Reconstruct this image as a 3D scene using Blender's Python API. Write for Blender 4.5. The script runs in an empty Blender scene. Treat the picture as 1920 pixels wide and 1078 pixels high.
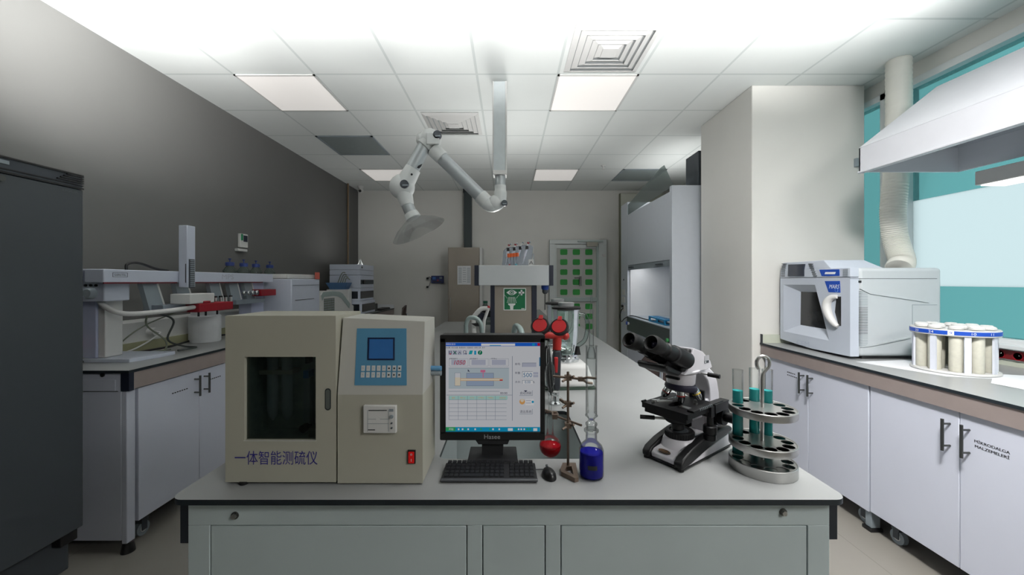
import bpy, bmesh, math, random
from mathutils import Vector, Matrix
random.seed(7)
SC = bpy.context.scene
COL = SC.collection
PI = math.pi
def R(d): return math.radians(d)

# ------------------------------------------------------------------ camera, world, lights, exposure
CAMZ, FPX, VX, VY = 1.38, 720.0, 954.0, 527.0
cam = bpy.data.cameras.new('camera')
cam.sensor_width = 36.0; cam.sensor_fit = 'HORIZONTAL'
cam.lens = 36.0 * FPX / 1920.0
cam.shift_x = (960 - VX) / 1920.0
cam.shift_y = -(539 - VY) / 1920.0
cam.clip_start = 0.05
camo = bpy.data.objects.new('camera', cam); COL.objects.link(camo)
camo.location = (0, 0, CAMZ); camo.rotation_euler = (R(90), 0, 0)
SC.camera = camo

world = bpy.data.worlds.new('daylight'); SC.world = world
world.use_nodes = True
wnt = world.node_tree
bg = wnt.nodes['Background']
bg.inputs['Color'].default_value = (0.90, 0.97, 1.0, 1)
bg.inputs['Strength'].default_value = 3.7

def area(name, loc, rot, sx, sy, power, color=(1, 1, 1), portal=False, spread=None):
    l = bpy.data.lights.new(name, 'AREA'); l.shape = 'RECTANGLE'
    l.size = sx; l.size_y = sy; l.energy = power; l.color = color
    if spread: l.spread = spread
    if portal: l.cycles.is_portal = True
    o = bpy.data.objects.new(name, l); COL.objects.link(o)
    o.location = loc; o.rotation_euler = rot
    return o
# daylight opening of the window
area('window_portal', (2.94, 1.65, 1.87), (0, R(90), 0), 1.75, 2.75, 1, portal=True)
# added fill light without a fixture, whitens the ceiling near the camera
area('ceiling_fill', (0.15, 1.2, 2.32), (R(123), 0, 0), 4.7, 0.15, 30, (1, 0.99, 0.98), spread=R(46))
# added unseen fills above rack shelf and fume hood, brightening the far ceiling
area('rack_fill', (0.034, 3.8, 1.489), (R(180), 0, 0), 0.3, 0.7, 15.5, (1, 0.99, 0.97))
area('hood_top_fill', (2.1, 4.7, 2.36), (R(180), 0, 0), 0.5, 1.2, 4.5, (1, 0.99, 0.97))
area('left_wall_fill', (-1.5, 1.15, 2.40), Vector((-1.0, 1.05, .55)).to_track_quat('-Z', 'Y').to_euler(), 0.3, 0.3, 17, (1, 0.99, 0.98), spread=R(70))  # added out-of-view fill, brightens the top of the left wall
area('stack_fill', (-2.08, 5.30, 1.602), (R(180), 0, 0), 0.2, 0.4, 1.5, (1, 0.99, 0.97))  # added unseen fill over the module stack, lifts the left ceiling
area('hood_lamp', (1.80, 4.7, 1.594), (0, 0, 0), 0.15, 1.1, 3.2, (1, 1, 1))
# added fills out of view: right aisle, bench, behind the camera on the right
def aim(frm, to): return (Vector(to) - Vector(frm)).to_track_quat('-Z', 'Y').to_euler()
area('aisle_fill', (0.9, 0.6, 2.86), aim((0.9, 0.6, 2.86), (2.05, 1.85, 1.15)), 0.4, 0.4, 37, (1, 0.985, 0.97), spread=R(95))
area('bench_fill', (1.0, 1.0, 2.86), (0, 0, 0), 0.7, 0.7, 10, (1, 0.985, 0.97), spread=R(80))
area('rear_fill', (2.0, -0.9, 2.86), (R(30), 0, 0), 0.9, 0.9, 66, (1, 0.985, 0.97))
# the lit ceiling panels are emissive meshes (see ceiling_light)

SC.view_settings.view_transform = 'Standard'
SC.view_settings.look = 'None'
SC.view_settings.gamma = 1.0
SC.view_settings.exposure = 0.0
SC.view_settings.use_curve_mapping = False
SC.cycles.use_denoising = True
SC.cycles.max_bounces = 10
SC.cycles.transparent_max_bounces = 24
SC.cycles.sample_clamp_indirect = 6.0

# ------------------------------------------------------------------ helpers
def lin(c):
    return tuple(((x / 255) / 12.92 if x / 255 <= 0.04045 else ((x / 255 + 0.055) / 1.055) ** 2.4) for x in c)

MATS = {}
def mat(name, rgb, rough=0.5, metal=0.0, var=0.04, scale=18.0, bump=0.0, spec=0.5, emit=None, coat=0.0):
    """procedural surface: base colour with a faint noise variation"""
    if name in MATS: return MATS[name]
    m = bpy.data.materials.new(name); m.use_nodes = True
    nt = m.node_tree; b = nt.nodes['Principled BSDF']
    c = lin(rgb)
    tc = nt.nodes.new('ShaderNodeTexCoord')
    nz = nt.nodes.new('ShaderNodeTexNoise'); nz.inputs['Scale'].default_value = scale; nz.inputs['Detail'].default_value = 4
    nt.links.new(tc.outputs['Object'], nz.inputs['Vector'])
    rp = nt.nodes.new('ShaderNodeValToRGB')
    rp.color_ramp.elements[0].position = 0.3; rp.color_ramp.elements[1].position = 0.7
    rp.color_ramp.elements[0].color = tuple(x * (1 - var) for x in c) + (1,)
    rp.color_ramp.elements[1].color = tuple(min(1, x * (1 + var)) for x in c) + (1,)
    nt.links.new(nz.outputs['Fac'], rp.inputs['Fac'])
    nt.links.new(rp.outputs['Color'], b.inputs['Base Color'])
    b.inputs['Roughness'].default_value = rough; b.inputs['Metallic'].default_value = metal
    b.inputs['Specular IOR Level'].default_value = spec
    if coat: b.inputs['Coat Weight'].default_value = coat
    if bump:
        bp = nt.nodes.new('ShaderNodeBump'); bp.inputs['Strength'].default_value = bump; bp.inputs['Distance'].default_value = 0.002
        nz2 = nt.nodes.new('ShaderNodeTexNoise'); nz2.inputs['Scale'].default_value = scale * 12
        nt.links.new(tc.outputs['Object'], nz2.inputs['Vector'])
        nt.links.new(nz2.outputs['Fac'], bp.inputs['Height']); nt.links.new(bp.outputs['Normal'], b.inputs['Normal'])
    if emit:
        nt.links.new(rp.outputs['Color'], b.inputs['Emission Color']); b.inputs['Emission Strength'].default_value = emit
    MATS[name] = m
    return m

def glow(name, rgb, strength):
    if name in MATS: return MATS[name]
    m = bpy.data.materials.new(name); m.use_nodes = True
    nt = m.node_tree; nt.nodes.clear()
    e = nt.nodes.new('ShaderNodeEmission'); e.inputs['Color'].default_value = lin(rgb) + (1,); e.inputs['Strength'].default_value = strength
    o = nt.nodes.new('ShaderNodeOutputMaterial'); nt.links.new(e.outputs[0], o.inputs['Surface'])
    MATS[name] = m
    return m

def glass(name, tint=(245, 250, 250), refl=0.6, edge=0.35, diffuse=0.0, dcol=(255, 255, 255), transl=0.0):
    """thin glass: tinted transparency, fresnel gloss, darker towards grazing edges"""
    if name in MATS: return MATS[name]
    m = bpy.data.materials.new(name); m.use_nodes = True
    nt = m.node_tree; nt.nodes.clear()
    out = nt.nodes.new('ShaderNodeOutputMaterial')
    tr = nt.nodes.new('ShaderNodeBsdfTransparent')
    lw = nt.nodes.new('ShaderNodeLayerWeight'); lw.inputs['Blend'].default_value = 0.35
    mixc = nt.nodes.new('ShaderNodeMix'); mixc.data_type = 'RGBA'
    c = lin(tint)
    mixc.inputs['A'].default_value = c + (1,)
    mixc.inputs['B'].default_value = tuple(x * (1 - edge) for x in c) + (1,)
    nt.links.new(lw.outputs['Facing'], mixc.inputs['Factor'])
    nt.links.new(mixc.outputs['Result'], tr.inputs['Color'])
    gl = nt.nodes.new('ShaderNodeBsdfGlossy'); gl.inputs['Roughness'].default_value = 0.03
    fr = nt.nodes.new('ShaderNodeFresnel'); fr.inputs['IOR'].default_value = 1.45
    mm = nt.nodes.new('ShaderNodeMath'); mm.operation = 'MULTIPLY'; mm.inputs[1].default_value = refl
    nt.links.new(fr.outputs[0], mm.inputs[0])
    mx = nt.nodes.new('ShaderNodeMixShader')
    nt.links.new(mm.outputs[0], mx.inputs[0]); nt.links.new(tr.outputs[0], mx.inputs[1]); nt.links.new(gl.outputs[0], mx.inputs[2])
    last = mx
    if diffuse > 0:
        df = nt.nodes.new('ShaderNodeBsdfDiffuse'); df.inputs['Color'].default_value = lin(dcol) + (1,)
        m2 = nt.nodes.new('ShaderNodeMixShader'); m2.inputs[0].default_value = diffuse
        nt.links.new(last.outputs[0], m2.inputs[1]); nt.links.new(df.outputs[0], m2.inputs[2]); last = m2
    if transl > 0:
        df = nt.nodes.new('ShaderNodeBsdfTranslucent'); df.inputs['Color'].default_value = lin(dcol) + (1,)
        m2 = nt.nodes.new('ShaderNodeMixShader'); m2.inputs[0].default_value = transl
        nt.links.new(last.outputs[0], m2.inputs[1]); nt.links.new(df.outputs[0], m2.inputs[2]); last = m2
    nt.links.new(last.outputs[0], out.inputs['Surface'])
    MATS[name] = m
    return m

class Fr:
    """a flat frame: pt(u, v, d) = origin + u*right + v*up + d*normal"""
    def __init__(s, o, r, u, n): s.o, s.r, s.u, s.n = Vector(o), Vector(r), Vector(u), Vector(n)
    def pt(s, u, v, d=0): return s.o + s.r * u + s.u * v + s.n * d
def PF(Y):
    """frame on a plane facing the camera at distance Y, measured in photo pixels"""
    k = Y / FPX
    return Fr((-VX * k, Y, CAMZ + VY * k), (k, 0, 0), (0, 0, -k), (0, -1, 0))
def at(x, y, Y): return Vector(((x - VX) * Y / FPX, Y, CAMZ - (y - VY) * Y / FPX))
def yX(x, X): return FPX * X / (x - VX)                # distance of column x on the plane X=const
def zY(y, Y): return CAMZ - (y - VY) * Y / FPX

def spl(pts, n=8):
    pts = [Vector(p) for p in pts]; out = []
    P = [pts[0] * 2 - pts[1]] + pts + [pts[-1] * 2 - pts[-2]]
    for i in range(1, len(P) - 2):
        for k in range(n):
            t = k / n
            a, b, c, d = P[i - 1], P[i], P[i + 1], P[i + 2]
            out.append(0.5 * ((2 * b) + (c - a) * t + (2 * a - 5 * b + 4 * c - d) * t * t + (3 * b - a - 3 * c + d) * t ** 3))
    out.append(pts[-1]); return out

TXT = {}
def text_geo(s):
    if s in TXT: return TXT[s]
    cu = bpy.data.curves.new('lettering', 'FONT'); cu.body = s; cu.size = 1.0; cu.resolution_u = 3
    o = bpy.data.objects.new('lettering', cu); COL.objects.link(o)
    dg = bpy.context.evaluated_depsgraph_get()
    me = bpy.data.meshes.new_from_object(o.evaluated_get(dg))
    vs = [v.co.copy() for v in me.vertices]; fs = [tuple(p.vertices) for p in me.polygons]
    bpy.data.objects.remove(o); bpy.data.curves.remove(cu); bpy.data.meshes.remove(me)
    TXT[s] = (vs, fs); return vs, fs

class M:
    def __init__(s, off=(0, 0, 0)): s.v, s.f, s.mi, s.mats, s.off = [], [], [], [], Vector(off)
    def add(s, vs, fs, m):
        if m not in s.mats: s.mats.append(m)
        i = s.mats.index(m); b = len(s.v)
        s.v += [Vector(v) - s.off for v in vs]
        for f in fs: s.f.append(tuple(b + k for k in f)); s.mi.append(i)
        return s
    def box(s, x0, x1, y0, y1, z0, z1, m):
        v = [(x, y, z) for z in (z0, z1) for y in (y0, y1) for x in (x0, x1)]
        return s.add(v, [(0, 2, 3, 1), (4, 5, 7, 6), (0, 1, 5, 4), (2, 6, 7, 3), (0, 4, 6, 2), (1, 3, 7, 5)], m)
    def hexa(s, a, b, m):
        """two quads of four points, joined"""
        return s.add(list(a) + list(b), [(3, 2, 1, 0), (4, 5, 6, 7)] + [(i, (i + 1) % 4, 4 + (i + 1) % 4, 4 + i) for i in range(4)], m)
    def quad(s, a, b, c, d, m): return s.add([a, b, c, d], [(0, 1, 2, 3)], m)
    def prism(s, pts, vec, m):
        n = len(pts); vec = Vector(vec)
        v = [Vector(p) for p in pts] + [Vector(p) + vec for p in pts]
        return s.add(v, [tuple(range(n))[::-1], tuple(range(n, 2 * n))] + [(i, (i + 1) % n, n + (i + 1) % n, n + i) for i in range(n)], m)
    def fbox(s, F, u0, u1, v0, v1, d0, d1, m):
        q = lambda d: [F.pt(u0, v0, d), F.pt(u1, v0, d), F.pt(u1, v1, d), F.pt(u0, v1, d)]
        return s.hexa(q(d0), q(d1), m)
    def fpoly(s, F, pts, d0, d1, m):
        return s.prism([F.pt(u, v, d0) for u, v in pts], F.n * (d1 - d0), m)
    def ring(s, c, ax, r, seg):
        ax = Vector(ax).normalized()
        a = ax.orthogonal().normalized(); b = ax.cross(a)
        return [Vector(c) + a * (r * math.cos(2 * PI * i / seg)) + b * (r * math.sin(2 * PI * i / seg)) for i in range(seg)]
    def lathe(s, c, prof, m, seg=28, ax=(0, 0, 1), mats=None):
        """prof: (radius, height along ax)"""
        ax = Vector(ax).normalized(); c = Vector(c); n = len(prof)
        vs = []
        for r, h in prof: vs += s.ring(c + ax * h, ax, max(r, 1e-5), seg)
        base = len(s.v)
        mm = m
        if mm not in s.mats: s.mats.append(mm)
        s.v += [v - s.off for v in vs]
        for k in range(n - 1):
            mk = mats[k] if mats else m
            if mk not in s.mats: s.mats.append(mk)
            for i in range(seg):
                j = (i + 1) % seg
                s.f.append((base + k * seg + i, base + k * seg + j, base + (k + 1) * seg + j, base + (k + 1) * seg + i)); s.mi.append(s.mats.index(mk))
        for k, rev in ((0, True), (n - 1, False)):
            if prof[k][0] > 1e-4 and not (prof[0] == prof[-1]):
                f = tuple(base + k * seg + i for i in range(seg))
                s.f.append(f[::-1] if rev else f); s.mi.append(s.mats.index(mats[min(k, n - 2)] if mats else m))
        return s
    def cyl(s, p0, p1, r, m, seg=20, r1=None):
        p0, p1 = Vector(p0), Vector(p1)
        return s.lathe(p0, [(r, 0), (r if r1 is None else r1, (p1 - p0).length)], m, seg, p1 - p0)
    def tube(s, pts, r, m, seg=8):
        pts = [Vector(p) for p in pts]; n = len(pts)
        rs = r if isinstance(r, (list, tuple)) else [r] * n
        T = [(pts[min(i + 1, n - 1)] - pts[max(i - 1, 0)]).normalized() for i in range(n)]
        a = T[0].orthogonal().normalized(); vs = []
        for i in range(n):
            a = (a - T[i] * a.dot(T[i])).normalized(); b = T[i].cross(a)
            vs += [pts[i] + (a * math.cos(2 * PI * k / seg) + b * math.sin(2 * PI * k / seg)) * rs[i] for k in range(seg)]
        fs = [(i * seg + k, i * seg + (k + 1) % seg, (i + 1) * seg + (k + 1) % seg, (i + 1) * seg + k) for i in range(n - 1) for k in range(seg)]
        fs += [tuple(range(seg))[::-1], tuple(range((n - 1) * seg, n * seg))]
        return s.add(vs, fs, m)
    def ell(s, c, rx, ry, rz, m, seg=20, rings=12, h0=-1.0, h1=1.0):
        c = Vector(c); t0, t1 = math.asin(h0), math.asin(h1); vs = []
        for k in range(rings + 1):
            t = t0 + (t1 - t0) * k / rings; q = max(math.cos(t), 1e-4)
            vs += [c + Vector((rx * q * math.cos(2 * PI * i / seg), ry * q * math.sin(2 * PI * i / seg), rz * math.sin(t))) for i in range(seg)]
        fs = [(k * seg + i, k * seg + (i + 1) % seg, (k + 1) * seg + (i + 1) % seg, (k + 1) * seg + i) for k in range(rings) for i in range(seg)]
        fs += [tuple(range(seg))[::-1], tuple(range(rings * seg, (rings + 1) * seg))]
        return s.add(vs, fs, m)
    def text(s, t, F, u, v, h, m, d=0.0006, align='C', sx=1.0, shear=0.0, flip=1):
        """flat lettering of cap height h at (u, v) on frame F; flip=-1 when the frame's up runs downwards"""
        vs, fs = text_geo(t)
        if not vs: return s
        x0 = min(p.x for p in vs); x1 = max(p.x for p in vs); y0 = min(p.y for p in vs); y1 = max(p.y for p in vs)
        k = h / (y1 - y0); w = (x1 - x0) * k * sx
        ox = {'C': -w / 2, 'L': 0, 'R': -w}[align]
        out = [F.pt(u + ox + (p.x - x0) * k * sx + shear * (p.y - y0) * k, v + flip * ((p.y - y0) * k - h / 2), d) for p in vs]
        return s.add(out, fs, m)
    def plate(s, outer, holes, z0, z1, m, mside=None):
        """flat plate with holes; outer / holes are lists of (x, y)"""
        mside = mside or m
        bm = bmesh.new(); edges = []
        for L in [outer] + holes:
            vv = [bm.verts.new((x, y, 0)) for x, y in L]
            edges += [bm.edges.new((vv[i], vv[(i + 1) % len(vv)])) for i in range(len(vv))]
        bmesh.ops.triangle_fill(bm, use_beauty=True, use_dissolve=False, edges=edges, normal=(0, 0, 1))
        bm.verts.index_update()
        vs = [v.co.copy() for v in bm.verts]; fs = [tuple(v.index for v in f.verts) for f in bm.faces]
        bm.free()
        s.add([(p.x, p.y, z1) for p in vs], fs, m)
        s.add([(p.x, p.y, z0) for p in vs], [f[::-1] for f in fs], mside)
        for L in [outer] + holes:
            n = len(L)
            s.add([(x, y, z0) for x, y in L] + [(x, y, z1) for x, y in L], [(i, (i + 1) % n, n + (i + 1) % n, n + i) for i in range(n)], mside)
        return s
    def mesh(s, name):
        me = bpy.data.meshes.new(name)
        me.from_pydata([tuple(v) for v in s.v], [], s.f)
        for m in s.mats: me.materials.append(m)
        me.polygons.foreach_set('material_index', s.mi)
        bm = bmesh.new(); bm.from_mesh(me)
        bmesh.ops.recalc_face_normals(bm, faces=bm.faces)
        bm.to_mesh(me); bm.free()
        me.polygons.foreach_set('use_smooth', [True] * len(me.polygons))
        me.set_sharp_from_angle(angle=R(38))
        me.update()
        return me
    def build(s, name, parent=None, bevel=0, seg=2, label=None, kind=None):
        o = bpy.data.objects.new(name, s.mesh(name)); COL.objects.link(o)
        if parent: o.parent = parent
        if bevel:
            b = o.modifiers.new('bevel', 'BEVEL'); b.width = bevel; b.segments = seg; b.limit_method = 'ANGLE'; b.angle_limit = R(40)
        if label: o['label'] = label
        if kind: o['kind'] = kind
        return o

def tag(o, label, cat, group=None, kind=None):
    o['label'] = label; o['category'] = cat
    if group: o['group'] = group
    if kind: o['kind'] = kind
    return o
def thing(name, label, cat, loc=(0, 0, 0), rz=0, group=None):
    o = bpy.data.objects.new(name, None); COL.objects.link(o)
    o.empty_display_size = 0.05
    o.location = loc; o.rotation_euler = (0, 0, rz)
    return tag(o, label, cat, group)
def W(t): return M(t.location)                          # builder taking world coordinates for an unrotated thing
def solo(name, label, cat, loc, fn, group=None, bevel=0, rz=0):
    """a thing that is one mesh; fn fills the builder in world coordinates"""
    m = M(loc); fn(m)
    o = m.build(name, None, bevel); o.location = loc; o.rotation_euler = (0, 0, rz)
    return tag(o, label, cat, group)
def struct(name, m, bevel=0, parent=None):
    o = m.build(name, parent, bevel)
    if not parent: o['kind'] = 'structure'
    return o
def dup(root, loc=None, rz=None, label=None, group=None):
    r = root.copy(); COL.objects.link(r)
    if loc is not None: r.location = loc
    if rz is not None: r.rotation_euler = (0, 0, rz)
    if label: r['label'] = label
    if group: r['group'] = group
    for ch in list(root.children):
        c = ch.copy(); COL.objects.link(c); c.parent = r
        for g in list(ch.children):
            d = g.copy(); COL.objects.link(d); d.parent = c
    return r
def circ(cx, cy, r, n=24, a0=0): return [(cx + r * math.cos(a0 + 2 * PI * i / n), cy + r * math.sin(a0 + 2 * PI * i / n)) for i in range(n)]
def rrect(x0, x1, y0, y1, r, n=5):
    out = []
    for cx, cy, a in ((x1 - r, y1 - r, 0), (x0 + r, y1 - r, 90), (x0 + r, y0 + r, 180), (x1 - r, y0 + r, 270)):
        out += [(cx + r * math.cos(R(a + 90 * k / n)), cy + r * math.sin(R(a + 90 * k / n))) for k in range(n + 1)]
    return out

# ------------------------------------------------------------------ materials
WALL = mat('wall_paint', (219, 218, 213), 0.85, var=0.02, scale=3, bump=0.05)
LWALL = mat('shaded_wall_paint', (100, 100, 98), 0.85, var=0.02, scale=3, bump=0.05)  # wall colour darkened to hold the shade of the left side
WHITE = mat('white_enamel', (214, 217, 220), 0.42, var=0.015, scale=6)
CABW = mat('white_laminate_door', (210, 214, 227), 0.45, var=0.012, scale=5)
TOPW = mat('white_worktop_laminate', (152, 154, 154), 0.33, var=0.02, scale=9)
EDGE = mat('dark_laminate_edge', (30, 38, 43), 0.45, var=0.1, scale=40)
APRON = mat('taupe_apron', (150, 138, 134), 0.5, var=0.03)
BEIGE = mat('taupe_panel', (150, 141, 130), 0.55, var=0.02)
STEELP = mat('grey_green_steel_panel', (184, 196, 197), 0.45, var=0.03, scale=5)
BLACK = mat('black_plastic', (22, 22, 24), 0.38, var=0.1)
SOFTBLK = mat('matte_black', (30, 31, 34), 0.6, var=0.1)
RUBBER = mat('black_rubber', (16, 16, 17), 0.7, var=0.1)
NAVY = mat('dark_navy_frame', (30, 36, 52), 0.5, var=0.05)
CREAM = mat('cream_instrument_paint', (176, 174, 160), 0.5, var=0.015, scale=8)
OFFW = mat('offwhite_plastic', (208, 208, 206), 0.45, var=0.015)
GREYP = mat('grey_plastic', (140, 150, 156), 0.5, var=0.03)
DGREY = mat('dark_grey_plastic', (66, 72, 78), 0.5, var=0.05)
STEEL = mat('brushed_steel', (196, 196, 194), 0.28, 1.0, var=0.05, scale=30)
DSTEEL = mat('dark_steel_handle', (92, 94, 92), 0.35, 0.9, var=0.05)
CHROME = mat('chrome', (215, 218, 220), 0.1, 1.0, var=0.02)
BRONZE = mat('aged_bronze_steel', (128, 112, 100), 0.4, 0.85, var=0.08, scale=40)
RED = mat('red_plastic', (178, 34, 38), 0.42, var=0.05)
DRED = mat('dark_red_plastic', (140, 18, 34), 0.4, var=0.05)
BLUE = mat('blue_plastic', (30, 74, 168), 0.4, var=0.05)
PANELBLUE = mat('light_blue_keypad', (84, 142, 176), 0.45, var=0.03)
INK = mat('black_ink', (26, 28, 34), 0.7, var=0.05)
INKB = mat('purple_blue_ink', (48, 44, 132), 0.6, var=0.05)
INKW = mat('white_ink', (236, 238, 238), 0.6, var=0.02)
PAPER = mat('white_paper', (222, 223, 226), 0.8, var=0.02)
GREEN = mat('safety_green', (8, 108, 66), 0.5, var=0.03)
SEAM = mat('seam_shadow_gap', (70, 74, 78), 0.8, var=0.05)
GLASS = glass('clear_glass', (244, 248, 248), 0.7, 0.25)
TUBEG = glass('test_tube_glass', (248, 250, 250), 0.7, 0.22)
# ------------------------------------------------------------------ room shell
XL, XR, YB, YF, ZC = -2.55, 2.85, 6.5, -2.3, 2.91
GX, GY = 0.363, 3.44                                     # ceiling grid lines

def grid_mat(name, rgb, line, ox, oy, pitch, half, rough, var):
    m = mat(name, rgb, rough, var=var, scale=6)
    nt = m.node_tree; b = nt.nodes['Principled BSDF']
    src = b.inputs['Base Color'].links[0].from_socket
    tc = nt.nodes.new('ShaderNodeTexCoord'); sx = nt.nodes.new('ShaderNodeSeparateXYZ')
    nt.links.new(tc.outputs['Object'], sx.inputs[0])
    def mth(op, a, v=None):
        n = nt.nodes.new('ShaderNodeMath'); n.operation = op
        if isinstance(a, (int, float)): n.inputs[0].default_value = a
        else: nt.links.new(a, n.inputs[0])
        if v is not None:
            if isinstance(v, (int, float)): n.inputs[1].default_value = v
            else: nt.links.new(v, n.inputs[1])
        return n.outputs[0]
    ds = []
    for ax, o in (('X', ox), ('Y', oy)):
        f = mth('FRACT', mth('ADD', mth('DIVIDE', mth('SUBTRACT', sx.outputs[ax], o), pitch), 100.5))
        ds.append(mth('MULTIPLY', mth('ABSOLUTE', mth('SUBTRACT', f, 0.5)), pitch))
    fac = mth('LESS_THAN', mth('MINIMUM', ds[0], ds[1]), half)
    mx = nt.nodes.new('ShaderNodeMix'); mx.data_type = 'RGBA'
    nt.links.new(fac, mx.inputs['Factor']); nt.links.new(src, mx.inputs['A']); mx.inputs['B'].default_value = lin(line) + (1,)
    nt.links.new(mx.outputs['Result'], b.inputs['Base Color'])
    return m
CEIL = grid_mat('ceiling_tiles', (222, 226, 224), (200, 206, 204), GX, GY, 0.6, 0.009, 0.9, 0.01)
FLOOR = grid_mat('floor_tiles', (138, 134, 127), (120, 117, 110), 0.2, 0.93, 0.8, 0.0025, 0.4, 0.02)

m = M(); m.box(XL - .1, XR + .3, YF - .1, YB + .1, -0.1, 0, FLOOR); struct('floor', m)
m = M(); m.box(XL - .1, XR + .3, YF - .1, YB + .1, ZC, ZC + .1, CEIL); struct('ceiling', m)
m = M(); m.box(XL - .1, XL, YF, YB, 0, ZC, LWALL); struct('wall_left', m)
m = M(); m.box(XL - .1, XR + .3, YB, YB + .1, 0, ZC, WALL); struct('wall_back', m)
m = M(); m.box(XL - .1, XR + .3, YF - .1, YF, 0, ZC, WALL); struct('wall_front', m)
WY0, WY1, WZ0, WZ1 = 0.3, 3.0, 1.02, 2.80
m = M()
m.box(XR, XR + .2, YF, WY0, 0, ZC, WALL); m.box(XR, XR + .2, WY0, 3.4, 0, WZ0, WALL)
m.box(XR, XR + .2, WY0, 3.4, WZ1, ZC, WALL); m.box(XR, XR + .2, 3.4, YB, 0, ZC, WALL)
struct('wall_right', m)
m = M(); m.box(1.9, 2.78, 3.0, 3.8, 0, ZC, WALL); struct('wall_pillar', m, 0.006)
# shallow wall return beyond the fume hood, with its edge bead
m = M(); m.box(1.875, 2.85, 6.44, 6.5, 0, ZC - .06, mat('pale_green_wall_panel', (206, 208, 196), 0.8, var=0.02)); m.box(1.862, 1.875, 6.43, 6.5, 0, ZC - .06, mat('panel_edge_bead', (120, 122, 104), 0.6))
struct('trim_1', m)
m = M(); m.box(XL, XL + .012, YF, YB, 0, .1, GREYP); struct('baseboard_left', m)
m = M(); m.box(XL, 1.86, YB - .012, YB, 0, .1, GREYP); struct('baseboard_back', m)

# window: white frame, frosted band between clear green-tinted bands
WFR = mat('white_window_frame', (216, 219, 220), 0.5, var=0.01)
GTEAL = glass('tinted_window_glass', (126, 160, 160), 0.25, 0.1)
GFROST = glass('frosted_window_film', (166, 176, 178), 0.15, 0.05, transl=0.75, dcol=(182, 188, 188))
m = M()
x0, x1 = XR - .02, XR + .08
m.box(x0, x1, WY0, 3.4, WZ0 - .02, WZ0 + .03, WFR); m.box(x0, x1, WY0, 3.4, WZ1 - .05, WZ1, WFR)
m.box(x0, x1, WY0, WY0 + .05, WZ0, WZ1, WFR)
m.box(x0, x1, 2.74, 2.775, WZ0, WZ1, WFR); m.box(x0 + .03, x1, 2.775, 2.79, WZ0, WZ1, SEAM); m.box(x0, x1, 2.79, 2.93, WZ0, WZ1, WFR)
m.box(x0, x1, 1.55, 1.61, WZ0, WZ1, WFR)
win = struct('window_1', m, 0.003)
for n_, a, b_, g in (('clear_pane', WZ0 + .02, 1.345, GTEAL), ('frosted_pane', 1.345, 1.95, GFROST), ('clear_pane', 1.95, WZ1 - .04, GTEAL)):
    q = M(); q.box(XR + .035, XR + .041, WY0 + .04, 2.75, a, b_, g); q.build(n_, win)
q = M(); q.box(XR + .035, XR + .041, 2.92, 3.4, WZ0 + .02, WZ1 - .04, GTEAL); q.build('clear_pane', win)
solo('window_ledge', 'white sill board running under the tinted window', 'window sill', (XR - .06, 1.6, WZ0 - .02),
     lambda m: m.box(XR - .075, XR - .001, WY0, 2.98, WZ0 - .02, WZ0 + .004, WFR), bevel=.004)

# door in the back wall: white frame, glazed leaf with green squares
DF = PF(6.46)
DFM = mat('white_door_frame', (206, 212, 210), 0.45, var=0.01)
DGR = mat('green_grey_door_profile', (164, 178, 174), 0.45, var=0.02)
m = M()
m.fbox(DF, 1030, 1040, 458.05, 681, 0, .06, DFM); m.fbox(DF, 1121, 1136, 458.05, 681, 0, .06, DFM); m.fbox(DF, 1030, 1136, 450, 458, 0, .06, DFM)
door = struct('door_1', m, .004)
m = M()
m.fbox(DF, 1040, 1043, 459, 680, .005, .05, DFM); m.fbox(DF, 1117, 1121, 459, 680, .005, .05, DGR); m.fbox(DF, 1043, 1117, 459, 466, .005, .0495, DFM)
m.fbox(DF, 1043, 1117, 557, 565, .005, .055, DGR); m.fbox(DF, 1043, 1117, 668, 680, .005, .05, DGR)
m.build('door_leaf', door, .003)
q = M(); q.fbox(DF, 1043, 1117, 466, 668, .02, .024, glass('door_glass', (190, 196, 194), 0.2, 0.05, diffuse=0.8, dcol=(206, 208, 202))); q.build('door_glass', door)
gsq = mat('green_sticker_square', (4, 142, 42), 0.5, var=0.04)
for r_ in range(10):
    for c_ in range(3):
        u = 1050 + c_ * 23.4; v = 467.5 + r_ * 18.7 + (8 if r_ >= 5 else 0)
        q = M(); q.fpoly(DF, rrect(u, u + 13.4, v, v + 10.6, 2, 3), .024, .027, gsq); q.build('green_square', door)
q = M(); q.fbox(DF, 1082, 1128, 452.5, 454.5, .06, .10, DGR); q.fbox(DF, 1098, 1118, 455, 463, .06, .12, mat('door_closer_metal', (140, 138, 128), .4, .6)); q.build('door_closer', door)
q = M(); q.fbox(DF, 1127, 1133, 477, 482, .06, .09, OFFW); q.build('door_sensor', door)
q = M(); q.fbox(DF, 1085, 1089, 518, 536, .05, .075, DSTEEL); q.cyl(DF.pt(1087, 521, .05), DF.pt(1087, 521, .1), .008, DSTEEL); q.cyl(DF.pt(1087, 521, .1), DF.pt(1075, 521, .1), .008, DSTEEL); q.build('door_handle', door)

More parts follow.
